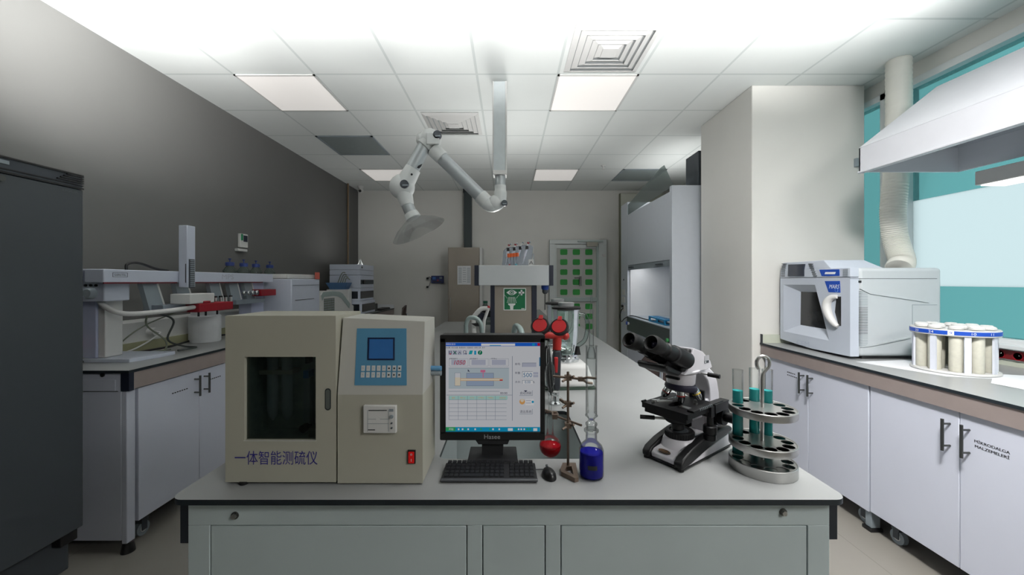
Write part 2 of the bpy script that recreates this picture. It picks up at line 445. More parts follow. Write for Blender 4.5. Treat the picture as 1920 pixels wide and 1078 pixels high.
# ------------------------------------------------------------------ ceiling fittings
def tile(i, j): return GX + .6 * i, GX + .6 * (i + 1), GY + .6 * j, GY + .6 * (j + 1)
LPAN = mat('lit_diffuser', (236, 232, 228), 0.6, var=0.005, emit=0.42)
def ceiling_light(i, j, label):
    a, b, c, d = tile(i, j)
    t = thing('ceiling_light', label, 'ceiling light', ((a + b) / 2, (c + d) / 2, ZC), group='square ceiling light panels')
    q = W(t); e = .014
    for bx in ((a, b, c, c + e), (a, b, d - e, d), (a, a + e, c, d), (b - e, b, c, d)): q.box(bx[0], bx[1], bx[2], bx[3], ZC - .008, ZC, OFFW)
    q.build('frame', t)
    q = W(t); q.box(a + e, b - e, c + e, d - e, ZC - .006, ZC - .001, LPAN); q.build('diffuser', t)
ceiling_light(0, -1, 'larger lit ceiling panel on the right, ahead of the arm column')
ceiling_light(-4, -1, 'larger lit ceiling panel on the left, near the left wall')
ceiling_light(0, 3, 'small far lit ceiling panel right of the arm column')
ceiling_light(-4, 3, 'small far lit ceiling panel left, behind the extraction arm')
def access_panel(i, j, label):
    a, b, c, d = tile(i, j)
    t = thing('access_panel', label, 'ceiling panel', ((a + b) / 2, (c + d) / 2, ZC), group='grey glass ceiling panels')
    q = W(t); q.box(a + .02, b - .02, c + .02, d - .02, ZC - .006, ZC - .001, mat('grey_ceiling_panel', (132, 142, 142), .35)); q.build('panel', t)
    q = W(t); e = .02
    for bx in ((a, b, c, c + e), (a, b, d - e, d), (a, a + e, c, d), (b - e, b, c, d)): q.box(*bx, ZC - .01, ZC, GREYP)
    q.build('frame', t)
access_panel(-4, 1, 'grey unlit square panel in the ceiling, left of the air vent')
access_panel(2, 3, 'grey unlit square panel in the ceiling above the fume hood')
def vent(i, j, label):
    a, b, c, d = tile(i, j)
    cx, cy = (a + b) / 2, (c + d) / 2
    t = thing('ceiling_vent', label, 'air vent', (cx, cy, ZC), group='square ceiling air diffusers')
    q = W(t); q.box(a + .05, b - .05, c + .05, d - .05, ZC - .003, ZC - .0005, mat('vent_dark_inside', (160, 164, 165), .8)); q.build('backing', t)
    for k in range(5):
        h = .25 - .045 * k; w = .014; q = W(t)
        def loop(hh, z): return [(cx - hh, cy - hh, z), (cx + hh, cy - hh, z), (cx + hh, cy + hh, z), (cx - hh, cy + hh, z)]
        L = [loop(h + .012, ZC - .002), loop(h + .012, ZC - .006), loop(h - .024, ZC - .02), loop(h - .024, ZC - .016)]
        for s_ in range(4):
            for e_ in range(4):
                q.quad(L[s_][e_], L[s_][(e_ + 1) % 4], L[(s_ + 1) % 4][(e_ + 1) % 4], L[(s_ + 1) % 4][e_], OFFW)
        q.build('louvre_ring', t)
    q = W(t); q.box(cx - .05, cx + .05, cy - .05, cy + .05, ZC - .024, ZC - .018, OFFW); q.build('centre_plate', t)
vent(-2, 0, 'square white louvred air vent in the ceiling left of the arm column')
vent(0, -2, 'square white louvred air vent nearest overhead, ahead of the large light')
def sprinkler(m):
    p = Vector((1.25, 5.08, ZC))
    m.lathe(p, [(.03, 0), (.028, -.008), (.01, -.012), (.008, -.04), (.02, -.045), (.02, -.05), (.001, -.052)], OFFW, 16)
solo('sprinkler_head', 'small white sprinkler head on the ceiling right of the light', 'sprinkler', (1.25, 5.08, ZC), sprinkler)
def cam_fn(m):
    p = at(676, 357, 6.2)
    m.lathe((p.x, p.y, ZC), [(.05, 0), (.05, -.02), (.035, -.03), (.03, -.05)], OFFW, 18)
    m.ell((p.x, p.y, ZC - .07), .045, .045, .045, OFFW); m.cyl((p.x, p.y - .02, ZC - .075), (p.x + .01, p.y - .05, ZC - .085), .022, BLACK)
p = at(676, 357, 6.2)
solo('security_camera', 'white dome camera under the ceiling in the far left corner', 'camera', (p.x, p.y, ZC), cam_fn)

# extraction arm hanging from the ceiling
AW = mat('white_arm_plastic', (214, 217, 216), 0.4, var=0.01)
ATUBE = mat('pale_aluminium_tube', (178, 184, 186), 0.35, 0.35, var=0.02)
AY = 2.95
t = thing('extraction_arm', 'white jointed fume extraction arm hanging on a square ceiling column', 'extraction arm', (at(938, 200, AY).x, AY, ZC))
F = PF(AY - .05); q = W(t)
q.fbox(F, 925, 949, 152, 322, 0, -.1, mat('pale_grey_column', (196, 204, 206), .45)); q.build('ceiling_column', t, .004)
q = W(t); q.fbox(F, 923.5, 925.5, 152, 322, .004, -.104, OFFW); q.fbox(F, 947.5, 950.5, 152, 322, .004, -.104, OFFW); q.fbox(F, 924, 950, 319, 327, .006, -.106, OFFW); q.build('column_trim', t, .003)
def jp(x, y, d=0): return at(x, y, AY + d)
q = W(t); q.cyl(jp(938, 326), jp(938, 352), .040, ATUBE); q.build('swivel_neck', t)
q = W(t); q.tube(spl([jp(938, 348), jp(938, 366), jp(934, 381), jp(920, 385), jp(905, 375)], 6), [.044] * 4 + [.05] * 12 + [.052] * 6 + [.05] * 3, AW, 18)
q.ell(jp(929, 381), .062, .062, .062, AW); q.build('lower_elbow', t)
def knob(x, y, r=.026):
    q = W(t); p = jp(x, y, -.04); q.cyl(p, p + Vector((0, -.035, 0)), r, mat('dark_blue_grey_knob', (58, 64, 74), .45), 24); q.cyl(p + Vector((0, -.035, 0)), p + Vector((0, -.042, 0)), r * .75, DGREY, 24)
    q.fbox(PF(p.y - .042), x - r * 170, x + r * 170, y - 1, y + 1, 0, .003, GREYP)
    q.build('friction_knob', t)
knob(946, 382, .022); knob(821, 255, .030); knob(760, 347, .032)
q = W(t); q.cyl(jp(912, 379), jp(818, 286), .050, ATUBE, 24); q.build('upper_tube', t)
q = W(t); q.cyl(jp(912, 379), jp(900, 367), .056, AW, 24); q.build('tube_collar', t); q = W(t); q.cyl(jp(830, 297), jp(812, 280), .056, AW, 24); q.ell(jp(806, 262), .085, .07, .085, AW); q.cyl(jp(806, 262), jp(795, 275), .066, AW, 24); q.build('top_elbow', t, .006); q = W(t); q.ell(jp(790, 262), .04, .05, .05, AW); q.build('elbow_boss', t); q = W(t); q.fbox(PF(AY - .055), 800, 824, 250, 272, 0, .02, AW); q.build('elbow_cover', t, .006)
q = W(t); q.cyl(jp(797, 272), jp(768, 326), .053, ATUBE, 24); q.build('forearm_tube', t)
q = W(t); fF = PF(AY - .056); q.fpoly(fF, [(784, 311), (792, 307), (790, 312), (786, 316), (782, 315)], 0, .003, INK); q.build('badge', t)
q = W(t); q.cyl(jp(775, 316), jp(758, 346), .060, AW, 24, .072); q.ell(jp(754, 350), .098, .075, .098, AW); q.cyl(jp(754, 350), jp(764, 385), .070, AW, 24, .050); q.cyl(jp(772, 327, -.06), jp(772, 327, -.068), .008, INK); q.build('wrist_joint', t, .004)
q = W(t); q.cyl(jp(762, 380), jp(772, 403), .046, ATUBE, 24); q.build('collar_tube', t)
ax = Vector((48, 0, -93)).normalized()
q = W(t); q.lathe(jp(770, 399), [(.052, 0), (.056, .02), (.060, .045), (.050, .05)], AW, 28, ax); q.build('hood_collar', t)
q = W(t); q.lathe(jp(774, 411), [(.058, 0), (.085, .012), (.16, .055), (.215, .105), (.213, .108)], glass('clear_hood_plastic', (252, 253, 253), .4, .10, diffuse=.05, dcol=(220, 222, 224)), 40, ax); q.build('clear_hood', t)

# ------------------------------------------------------------------ back wall fittings
def pipe_fn(m): m.box(at(871, 0, 6.46).x, at(885, 0, 6.46).x, 6.36, 6.495, 1.9, ZC, mat('dark_exhaust_duct', (52, 62, 64), .5)); m.box(at(869.5, 0, 6.46).x, at(886.5, 0, 6.46).x, 6.34, 6.495, ZC - .06, ZC, EDGE)
solo('exhaust_duct', 'dark square exhaust duct running up the back wall above the tall cabinet', 'duct', (-.68, 6.42, 1.92), pipe_fn, bevel=.004)
CY = 6.02
t = thing('tall_cabinet', 'tall taupe cabinet with a sheet of paper against the back wall', 'cabinet', (at(870, 0, CY).x, 6.25, 0))
F = PF(CY); q = W(t); q.box(at(840, 0, CY).x, at(899, 0, CY).x, CY, 6.48, 0, zY(464, CY), BEIGE); q.box(at(899.3, 0, CY).x, at(904, 0, CY).x, CY, 6.48, 0, zY(464, CY), OFFW); q.build('body', t, .003)
q = W(t); q.fbox(F, 841, 898, 466, 688, .001, .02, BEIGE); dr = q.build('door', t, .003)
q = W(t); q.tube([F.pt(845.5, 558, .02), F.pt(845.5, 558, .05), F.pt(845.5, 580, .05), F.pt(845.5, 580, .02)], .007, STEEL); q.build('handle', dr)
o = solo('notice_sheet', 'white printed sheet taped to the tall taupe cabinet door', 'paper sheet', F.pt(870, 515, .024), lambda m: (m.fbox(F, 858, 883, 498.5, 533.5, .0212, .0225, PAPER), [m.fbox(F, 860 + (k % 3) * 8, 866 + (k % 3) * 8, 502 + (k // 3) * 2.1, 502.8 + (k // 3) * 2.1, .0225, .0228, GREYP) for k in range(42) if k % 3 != 1 or k % 2]))
BF = PF(6.49)
t = thing('gas_control_panel', 'dark blue gas control panel on the back wall beside the cabinet', 'control panel', BF.pt(820, 524, 0))
q = W(t); q.fbox(BF, 809.5, 832.5, 517, 531, 0, .05, mat('dark_blue_panel', (30, 42, 96), .4)); q.build('housing', t, .006)
q = W(t); q.fbox(BF, 812, 818, 519, 524, .05, .053, mat('blue_display', (70, 110, 180), .3)); q.fbox(BF, 821, 823, 524, 527, .05, .053, RED); q.fbox(BF, 825, 830, 519, 523, .05, .053, GREYP); q.fbox(BF, 813, 829, 527, 529, .05, .052, BLACK); q.build('display', t)
def plug_fn(y0):
    def f(m): m.fbox(BF, 799.5, 806, y0 - 3, y0 + 3.5, 0, .012, OFFW); m.cyl(BF.pt(802.5, y0, .012), BF.pt(802.5, y0, .05), .018, BLACK); m.tube(spl([BF.pt(802.5, y0, .05), BF.pt(806, y0 - 3, .05), BF.pt(809, 522, .02)], 5), .004, BLACK, 6)
    return f
solo('wall_socket', 'white wall socket with black plug left of the blue panel, upper', 'socket', BF.pt(802.5, 522, 0), plug_fn(522), 'sockets beside the blue panel')
solo('wall_socket', 'white wall socket with black plug below the blue panel, lower', 'socket', BF.pt(802.5, 538, 0), plug_fn(538), 'sockets beside the blue panel')

# left wall fittings
def cond(m):
    Y = 6.02; m.cyl((XL + .03, Y, 1.5), (XL + .03, Y, ZC), .012, mat('brown_conduit', (120, 96, 66), .5)); m.box(XL, XL + .02, Y + .03, Y + .06, 1.55, ZC, OFFW); m.cyl((XL + .03, Y, 1.5), (XL + .03, Y, 1.58), .018, mat('brass_fitting', (150, 120, 60), .35, .8))
solo('gas_pipe', 'thin brown pipe running down the far end of the left wall', 'pipe', (XL + .03, 6.02, 1.5), cond)
ty = 3.66
t = thing('wall_thermostat', 'small white thermostat with green tag on the left wall', 'thermostat', (XL, ty, 1.76))
q = W(t); q.box(XL, XL + .028, ty - .05, ty + .055, 1.70, 1.83, OFFW); q.build('case', t, .005)
q = W(t); q.box(XL + .028, XL + .03, ty - .01, ty + .045, 1.755, 1.815, mat('dark_lcd', (42, 48, 60), .2)); q.build('display', t)
q = W(t); q.box(XL + .028, XL + .031, ty - .045, ty - .018, 1.765, 1.825, mat('green_tag', (20, 130, 84), .5)); q.build('green_tag', t)
q = W(t); q.box(XL, XL + .04, ty - .09, ty + .03, 1.66, 1.685, OFFW); q.build('bracket', t, .004)
# ------------------------------------------------------------------ island bench
ZB = 0.90
HX, BY0, BY1 = 0.75, 0.843, 4.55
SX0, SX1, SY0, SY1 = -0.19, 0.215, 1.037, 1.42
t = thing('island_bench', 'long white-topped island lab bench in the middle of the room', 'lab bench', (0, 2.7, 0))
q = W(t); q.plate(rrect(-HX, HX, BY0, BY1, .03, 6), [rrect(SX0, SX1, SY0, SY1, .02, 4)], ZB - .0125, ZB, TOPW, EDGE); q.build('worktop', t)
F = Fr((0, .868, 0), (1, 0, 0), (0, 0, 1), (0, -1, 0))
EX = .725
q = W(t)                                                # end frame with three openings, around recessed panels
px = lambda x: (x - VX) * .868 / FPX
pz = lambda y: zY(y, .868)
xs = [-EX, px(393), px(876), px(904), px(1023), px(1051), px(1515), EX]
ztop = pz(985)
q.fbox(F, -EX, EX, ztop, ZB - .0125, -.02, 0, STEELP)
for a, b in ((0, 1), (2, 3), (4, 5), (6, 7)): q.fbox(F, xs[a], xs[b], .03, ztop, -.02, 0, STEELP)
q.fbox(F, -EX, EX, .03, .10, -.02, 0, STEELP)
q.build('end_frame', t, .0012)
for a, b in ((1, 2), (3, 4), (5, 6)):
    q = W(t); q.fbox(F, xs[a] + .0022, xs[b] - .0022, .10, ztop - .002, -.016, -.001, STEELP); q.fbox(F, xs[a], xs[b], .1, ztop, -.03, -.0165, SEAM); q.build('end_panel', t, .0015)
for x in (441, 1468):
    q = W(t); c = F.pt(px(x), pz(966 if x < 900 else 960), 0); q.lathe(c, [(.0085, 0), (.0085, .002), (.0065, .0025)], DSTEEL, 20, (0, -1, 0)); q.cyl(c + Vector((0, -.002, 0)), c + Vector((0, -.0075, 0)), .006, STEEL, 6); q.build('bolt', t)
q = W(t); q.box(-EX, EX, .888, SY0 - .03, .1, ZB - .014, STEELP); q.box(-EX, EX, SY1 + .05, BY1 - .03, .1, ZB - .014, CABW); q.box(-EX, SX0 - .03, SY0 - .03, SY1 + .05, .1, ZB - .014, CABW); q.box(SX1 + .03, EX, SY0 - .03, SY1 + .05, .1, ZB - .014, CABW); q.box(-EX + .06, EX - .06, .93, BY1 - .1, 0.0, .1, DGREY); q.build('carcass', t)
q = W(t)                                                # sink bowl
bowl = mat('grey_sink_bowl', (172, 180, 180), .4, var=.02); zb = .66
q.box(SX0 - .012, SX1 + .012, SY0 - .012, SY1 + .012, zb - .008, zb, bowl)
for bx in ((SX0 - .012, SX0 - .002, SY0 - .012, SY1 + .012), (SX1 + .002, SX1 + .012, SY0 - .012, SY1 + .012), (SX0 - .012, SX1 + .012, SY0 - .012, SY0 - .002), (SX0 - .012, SX1 + .012, SY1 + .002, SY1 + .012)): q.box(*bx, zb, ZB - .0128, bowl)
sk = q.build('sink_bowl', t)
q = W(t); q.lathe((.01, 1.25, zb), [(.035, .0005), (.035, .003), (.02, .002), (.001, .001)], STEEL, 20); q.build('drain', sk)
for sx in (-1, 1):
    q = W(t); a, b = sx * (EX + .001), sx * .7465; q.box(min(a, b), max(a, b), .872, .94, pz(1021 if sx < 0 else 1014), ZB - .0125, mat('dark_blue_black_bracket', (28, 34, 42), .5, var=.08)); q.build('side_bracket', t, .001)

# goosenecks behind the sink
TAPM = mat('pale_grey_green_tap', (146, 162, 160), .35, .2, var=.02)
def tap(label, x0, x1, ytop, Y, r, dy=0.0):
    a = at(x0, 600, Y); b = at(x1, 600, Y); zt = zY(ytop, Y); w = b.x - a.x
    t = thing('sink_tap', label, 'tap', (a.x, Y, ZB), group='goosenecks at the sink')
    q = W(t); q.lathe((a.x, Y, ZB), [(.026, 0), (.026, .006), (.018, .012), (.016, .05)], CHROME, 20); q.build('base', t)
    P = [(a.x, Y, ZB + .04), (a.x, Y, zt - .06), (a.x, Y, zt - .03), (a.x + w * .18, Y - dy * .2, zt - .006), (a.x + w * .5, Y - dy * .5, zt - .004), (a.x + w * .82, Y - dy * .8, zt - .014), (b.x, Y - dy, zt - .045), (b.x, Y - dy, zt - .12)]
    q = W(t); q.tube(spl(P, 6), r, TAPM, 14); q.build('gooseneck', t)
    q = W(t); q.cyl((b.x, Y - dy, zt - .12), (b.x, Y - dy, zt - .15), r * 1.15, CHROME, 14, r * .7); q.build('spout', t)
    q = W(t); q.cyl((a.x - .015, Y, ZB + .055), (a.x - .04, Y, ZB + .055), .009, CHROME, 12); q.cyl((a.x - .04, Y, ZB + .03), (a.x - .04, Y, ZB + .08), .006, CHROME, 10); q.build('valve', t)
tap('left grey-green gooseneck tap rising behind the monitor', 874, 903, 594, 1.50, .0085)
tap('shorter right gooseneck tap peeping over the middle of the monitor', 964, 978, 608, 1.52, .011, .10)

# reagent rack on the bench
RY = 2.6
F = PF(RY)
t = thing('reagent_rack', 'reagent rack with broad white shelf beam on taupe and navy columns', 'reagent rack', (at(963, 0, RY).x, 3.3, ZB))
X = lambda x: at(x, 0, RY).x
for y0, y1 in ((RY, RY + .03), (4.15, 4.18)):
    for a, b in ((919.5, 927.5), (997, 1006.5)):
        q = W(t); q.box(X(a), X(b), y0, y1 + .02, ZB, zY(535, RY), NAVY); q.build('column', t, .002)
q = W(t); q.box(X(927.5), X(997), RY + .006, RY + .03, ZB, zY(535, RY), BEIGE); q.build('end_panel', t)
q = W(t); q.box(X(898) + .001, X(1029) - .001, RY - .01, 4.2, 1.44, zY(497.8, RY), WHITE); q.fbox(F, 898, 1029, 497.5, 535, .0, .02, mat('white_shelf_beam', (202, 206, 208), .5, var=.01)); q.build('shelf_beam', t, .003)
for a, b in ((890, 898), (1029, 1037)):
    q = W(t); q.box(X(a), X(b), RY - .022, 4.2, zY(535.5, RY), zY(497.5, RY), NAVY); q.build('side_rail', t, .002)
q = W(t); q.box(X(880), X(1046), 2.85, 4.12, 1.055, 1.075, glass('shelf_glass', (196, 214, 210), .5, .4, diffuse=.15)); q.build('glass_shelf', t)
# eyewash sign
t = thing('eyewash_sign', 'green and white eyewash safety sign on the taupe rack panel', 'sign', F.pt(965, 561, -.005))
q = W(t); q.fpoly(F, rrect(944, 986.5, 540, 582, 1.5, 3), -.0055, -.004, INKW); q.build('border', t)
q = W(t); q.fbox(F, 945.6, 984.9, 541.6, 580.4, -.004, -.0035, GREEN); q.build('field', t)
q = W(t); d0, d1 = -.0035, -.003
q.fpoly(F, [(949.5 + 20 * k / 12, 548.5 - 5 * math.sin(PI * k / 12)) for k in range(13)] + [(969.5 - 20 * k / 12, 548.5 + 5 * math.sin(PI * k / 12)) for k in range(1, 12)], d0, d1, INKW)
q.fpoly(F, circ(959.5, 548.5, 4.2, 20), d1, d1 + .0003, GREEN); q.fpoly(F, circ(959.5, 548.5, 2.9, 20), d1 + .0003, d1 + .0006, INKW); q.fpoly(F, circ(959.5, 548.5, 1.7, 16), d1 + .0006, d1 + .0009, GREEN)
q.fbox(F, 976.2, 979.4, 543.5, 553.8, d0, d1, INKW); q.fbox(F, 972.6, 983, 547, 550.4, d0, d1, INKW)
q.fpoly(F, [(952.5, 569), (966.5, 569), (966, 571.5), (962.8, 573.5), (962.2, 580.3), (956.8, 580.3), (956.2, 573.5), (953, 571.5)], d0, d1, INKW)
for i in range(7):
    for k in range(5):
        u = 959.5 + (i - 3) * (1.9 + .25 * (4 - k) * .9); v = 567 - k * 2.3
        q.fbox(F, u - .45, u + .45, v - .9, v + .9, d0, d1, INKW)
for s_ in (-1, 1):
    for k in range(4): u = 959.5 + s_ * (9 + k * 1.7); v = 558.5 - k * 2.0; q.fbox(F, u - .5, u + .5, v - .7, v + .7, d0, d1, INKW)
q.fbox(F, 977.5, 983.5, 578, 579.4, d0, d1, INKW)
q.build('pictogram', t)

# pipettes, tubes and card on the shelf (shelf top a little above eye height)
ZS = zY(497.5, RY)
PY = 2.72
PBODY = mat('pipette_body', (206, 210, 222), .4, var=.02)
PCLR = glass('clear_rack_plastic', (222, 226, 230), .5, .3, diffuse=.3, dcol=(206, 212, 222))
t = thing('pipette_stand', 'white sloping stand behind the pipettes on the rack shelf', 'pipette stand', (at(972, 0, PY).x, PY + .06, ZS))
q = W(t); F2 = PF(PY + .08); q.fpoly(F2, [(941, 497), (944, 470), (950, 464), (992, 458), (1000, 462), (996, 497)], -.05, .0, PCLR); q.build('stand', t, .004)
q = W(t); q.fbox(F2, 999.5, 1001.5, 475, 497, -.02, -.01, GREYP); q.build('post', t)
pip = [(948, 496, 954, 461, DRED), (956, 494, 966, 460, DRED), (967, 494, 977, 458, OFFW), (980, 494, 990, 457, DRED)]
dsc = ['leftmost tilted pipette, red knob, on the shelf stand', 'second tilted pipette from left, red knob', 'third tilted pipette from left, pale knob', 'rightmost tilted pipette, red knob']
for (xa, ya, xb, yb, kn), lb in zip(pip, dsc):
    a = at(xa, ya, PY); b = at(xb, yb, PY); d = (b - a).normalized(); L = (b - a).length
    t = thing('pipette', lb, 'pipette', a, group='pipettes on the rack shelf')
    q = W(t); q.lathe(a, [(.002, 0), (.006, L * .35), (.009, L * .4), (.011, L * .75), (.011, L * .9)], PBODY, 14, d); q.build('body', t)
    q = W(t); c = a + d * (L * .8) + Vector((0, -.010, 0)); q.box(c.x - .010, c.x + .010, c.y - .004, c.y + .004, c.z - .012, c.z + .012, BLACK); q.build('volume_window', t)
    q = W(t); q.cyl(a + d * (L * .9), a + d * (L * 1.0), .004, OFFW, 10); q.cyl(a + d * L, a + d * (L * 1.07), .0085, kn, 14); q.build('plunger', t)
    q = W(t); c = b + Vector((.014, 0.01, .012)); q.cyl(a + d * (L * .9), c, .003, OFFW, 8); q.ell(c, .007, .007, .007, GREYP); q.build('ejector', t)
tubec = mat('orange_cap', (206, 92, 38), .45, var=.04)
for k in range(4):
    x = 954 + k * 5.3; c = at(x, 497.5, PY - .08)
    t = thing('centrifuge_tube', ['first', 'second', 'third', 'fourth'][k] + ' clear tube with orange cap, counting from left', 'tube', (c.x, PY - .08, ZS), group='orange-capped tubes')
    q = W(t); zt = zY(481.5 - k * .5, PY - .08); q.lathe((c.x, PY - .08, ZS), [(.002, 0), (.008, .015), (.0085, zt - ZS)], PCLR, 14)
    q.build('tube_body', t)
    q = W(t); q.cyl((c.x, PY - .08, zt - .004), (c.x, PY - .08, zY(475.5 - k * .5, PY - .08)), .0105, tubec, 18); q.build('cap', t)
Fc = PF(PY - .1)
def lbl_a(m): m.fbox(Fc, 991, 1000.5, 486, 497.4, -.004, 0, OFFW); m.text('A', Fc, 996, 492.5, 6.2, INK, .0006, sx=1.35, flip=-1)
solo('letter_card', 'small card with a black letter A at the right end of the shelf', 'card', Fc.pt(996, 497, 0), lbl_a)
def small_vials(m): m.lathe(Fc.pt(955.5, 497.2, 0), [(.006, 0), (.006, .008)], DRED, 12); 
solo('vial_cap', 'small dark red vial cap in front of the orange-capped tubes', 'cap', Fc.pt(955.5, 497.4, 0), lambda m: m.lathe(Fc.pt(955.5, 497.4, 0), [(.006, 0), (.006, .008), (.004, .009)], DRED, 12))
solo('vial_cap', 'small teal vial cap in front of the orange-capped tubes', 'cap', Fc.pt(967.5, 497.4, 0), lambda m: m.lathe(Fc.pt(967.5, 497.4, 0), [(.0075, 0), (.0075, .010), (.004, .011)], mat('teal_cap', (60, 140, 150), .4), 12))
# probe hanging under the beam
SYp = 2.66
t = thing('hanging_probe', 'blue-headed probe with thin steel rod hanging under the beam end', 'probe', at(1022, 535, SYp))
q = W(t); c = at(1022, 535, SYp); z = lambda y: zY(y, SYp)
q.lathe((c.x, SYp, z(535.2)), [(.026, 0), (.026, -.02), (.020, -.03)], BLUE, 20); q.build('head', t)
q = W(t); q.lathe((c.x, SYp, z(542)), [(.020, 0), (.020, -.022), (.010, -.034)], DGREY, 18); q.build('collar', t)
q = W(t); q.cyl((c.x, SYp, z(551)), (c.x, SYp, z(581)), .004, DSTEEL, 10); q.build('rod', t)
# bottle and black box on the left of the rack
bY = 3.55; bz = 1.0751
def gl_b(m):
    c = at(910, 0, bY); m.lathe((c.x, bY, bz), [(.045, 0), (.047, .01), (.047, .06), (.02, .085), (.018, .1)], glass('bottle_glass', (214, 226, 222), .7, .4), 20); m.cyl((c.x, bY, bz + .1), (c.x, bY, bz + .122), .022, mat('green_cap', (40, 110, 84), .4), 18)
solo('reagent_bottle', 'clear bottle with green cap on the rack glass shelf', 'bottle', (at(910, 0, bY).x, bY, bz), gl_b)
solo('black_box', 'small black box on the glass shelf left of the rack column', 'box', (at(911, 0, 3.3).x, 3.3, bz), lambda m: m.box(at(904, 0, 3.3).x, at(921, 0, 3.3).x, 3.25, 3.38, bz, bz + .055, BLACK), bevel=.004)
# white arched instrument with dark blue panel further along
iY = 2.35
t = thing('arched_tap', 'white arched tap with dark blue body behind the left gooseneck', 'tap', (at(905, 0, iY).x, iY, ZB))
q = W(t); q.tube(spl([at(890, 640, iY), at(888, 600, iY), at(893, 588, iY), at(903, 579, iY), at(914, 578, iY)], 6), .014, OFFW, 12); q.build('arch', t)
q = W(t); q.tube([at(916, 577, iY), at(908, 600, iY), at(905, 640, iY), Vector((at(905, 0, iY).x, iY, ZB))], .010, OFFW, 12); q.lathe((at(905, 0, iY).x, iY, ZB), [(.03, 0), (.03, .01), (.012, .02)], CHROME, 18); q.build('stem', t)
q = W(t); q.prism([at(892, 596, iY + .03), at(902, 586, iY + .03), at(909, 588, iY + .03), at(906, 605, iY + .03)], (0, .03, 0), NAVY); q.build('blue_body', t)
q = W(t); q.prism([at(884, 606, iY - .02), at(897, 605, iY - .02), at(900, 611, iY - .02), at(892, 611, iY - .02)], (0, -.02, 0), BLACK); q.build('lever', t)
q = W(t); q.ell(at(916, 576, iY), .010, .010, .010, RED); q.build('red_tip', t)

# ------------------------------------------------------------------ right counter
RX, RZ = 1.96, 0.90
t = thing('counter_worktop', 'white worktop with taupe apron along the window wall', 'worktop', (2.4, 1.6, RZ))
q = W(t); q.box(RX, XR - .001, -.6, 2.995, RZ - .013, RZ, TOPW); q.build('top', t)
q = W(t); q.box(RX - .002, RX, -.6, 2.995, RZ - .014, RZ + .0004, EDGE); q.build('edge_strip', t)
q = W(t); q.box(RX + .004, RX + .03, -.6, 2.995, RZ - .092, RZ - .0135, APRON); q.build('apron', t)
q = W(t); q.box(RX + .005, XR - .005, 2.975, 2.994, RZ + .0005, RZ + .065, mat('pale_cream_upstand', (196, 200, 184), .5, var=.02)); q.box(RX + .002, RX + .006, 2.972, 2.995, RZ + .0005, RZ + .068, EDGE); q.box(XR - .022, XR - .002, -.6, 2.97, RZ + .0005, RZ + .03, mat('pale_cream_upstand', (196, 200, 184))); q.build('upstand', t)

def door_handle(q, X, y, z0, z1, sgn=-1):
    q.cyl((X + sgn * .035, y, z0), (X + sgn * .035, y, z1), .006, DSTEEL, 10)
    for z in (z0 + .022, z1 - .022): q.cyl((X, y, z), (X + sgn * .035, y, z), .0045, DSTEEL, 8)
def base_cabinet(label, y0, y1, X, zt, zb, depth, sgn, hand, texts=None, casters=True):
    """two-door base unit whose doors face sgn*X; hand = z range of the handles"""
    xb = X - sgn * depth
    t = thing('base_cabinet', label, 'cabinet', (X - sgn * depth / 2, (y0 + y1) / 2, 0), group=None)
    q = W(t); a, b = X - sgn * .02, xb; q.box(min(a, b), max(a, b), y0, y1, zb, zt, CABW); q.build('carcass', t, .002)
    ym = (y0 + y1) / 2
    for k, (a, b) in enumerate(((y0 + .002, ym - .0015), (ym + .0015, y1 - .002))):
        q = W(t); q.box(min(X - sgn * .019, X), max(X - sgn * .019, X), a, b, zb, zt - .003, CABW); d = q.build('door', t, .0025)
        hy = b - .035 if k == 0 else a + .035
        q = W(t); door_handle(q, X, hy, hand[0], hand[1], sgn); q.build('handle', d)
        for tx in (texts or []):
            if tx[0] == k:
                q = W(t); Fd = Fr((X + sgn * .0006, tx[2], tx[3]), (0, sgn * 1.0, 0) if sgn > 0 else (0, -1, 0), (0, 0, 1), (sgn, 0, 0))
                for r_, line in enumerate(tx[1]):
                    if line.startswith('#'):              # lettering too small to read: short ink strokes
                        for j in range(int(line[1:])): q.fbox(Fd, j * .016, j * .016 + .011, -r_ * .02 - .003, -r_ * .02 + .003, 0, .0004, INK)
                    else:
                        for ob in (0, .0011): q.text(line, Fd, ob, -r_ * tx[4] * 1.35, tx[4], INK, ob * .1, sx=1.08)
                q.build('lettering', d)
    if casters:
        for cy in (y0 + .09, y1 - .09):
            for cx in (X - sgn * .07, xb + sgn * .07):
                q = W(t); q.cyl((cx - .012, cy, .037), (cx + .012, cy, .037), .037, GREYP, 20); q.cyl((cx - .014, cy, .037), (cx + .014, cy, .037), .018, OFFW, 14); q.box(cx - .022, cx + .022, cy - .02, cy + .02, .072, zb + .001, DGREY)
                q.box(cx - .02, cx - .015, cy - .014, cy + .014, .03, .09, DGREY); q.box(cx + .015, cx + .02, cy - .014, cy + .014, .03, .09, DGREY)
                q.build('caster', t)
    return t
base_cabinet('white two-door base cabinet against the pillar, under the microwave', 2.112, 2.965, 1.98, .81, .11, .6, -1, (.628, .768), [(1, ['#5', '#6'], 2.73, .735, .012)])
base_cabinet('white two-door base cabinet nearer the camera with black lettering on one door', 1.268, 2.106, 1.98, .81, .118, .6, -1, (.62, .762), [(0, ['MİKRODALGA', 'MALZEMELERİ'], 1.575, .703, .0155)])
base_cabinet('white base cabinet under the window counter, nearest the camera', .42, 1.262, 1.98, .81, .118, .6, -1, (.62, .762))
solo('levelling_foot', 'grey square cabinet foot under the counter beside the caster', 'foot', (2.02, 2.125, 0), lambda m: (m.box(1.995, 2.045, 2.113, 2.15, .02, .109, GREYP), m.box(1.985, 2.055, 2.105, 2.16, 0, .02, BLACK)), bevel=.003)

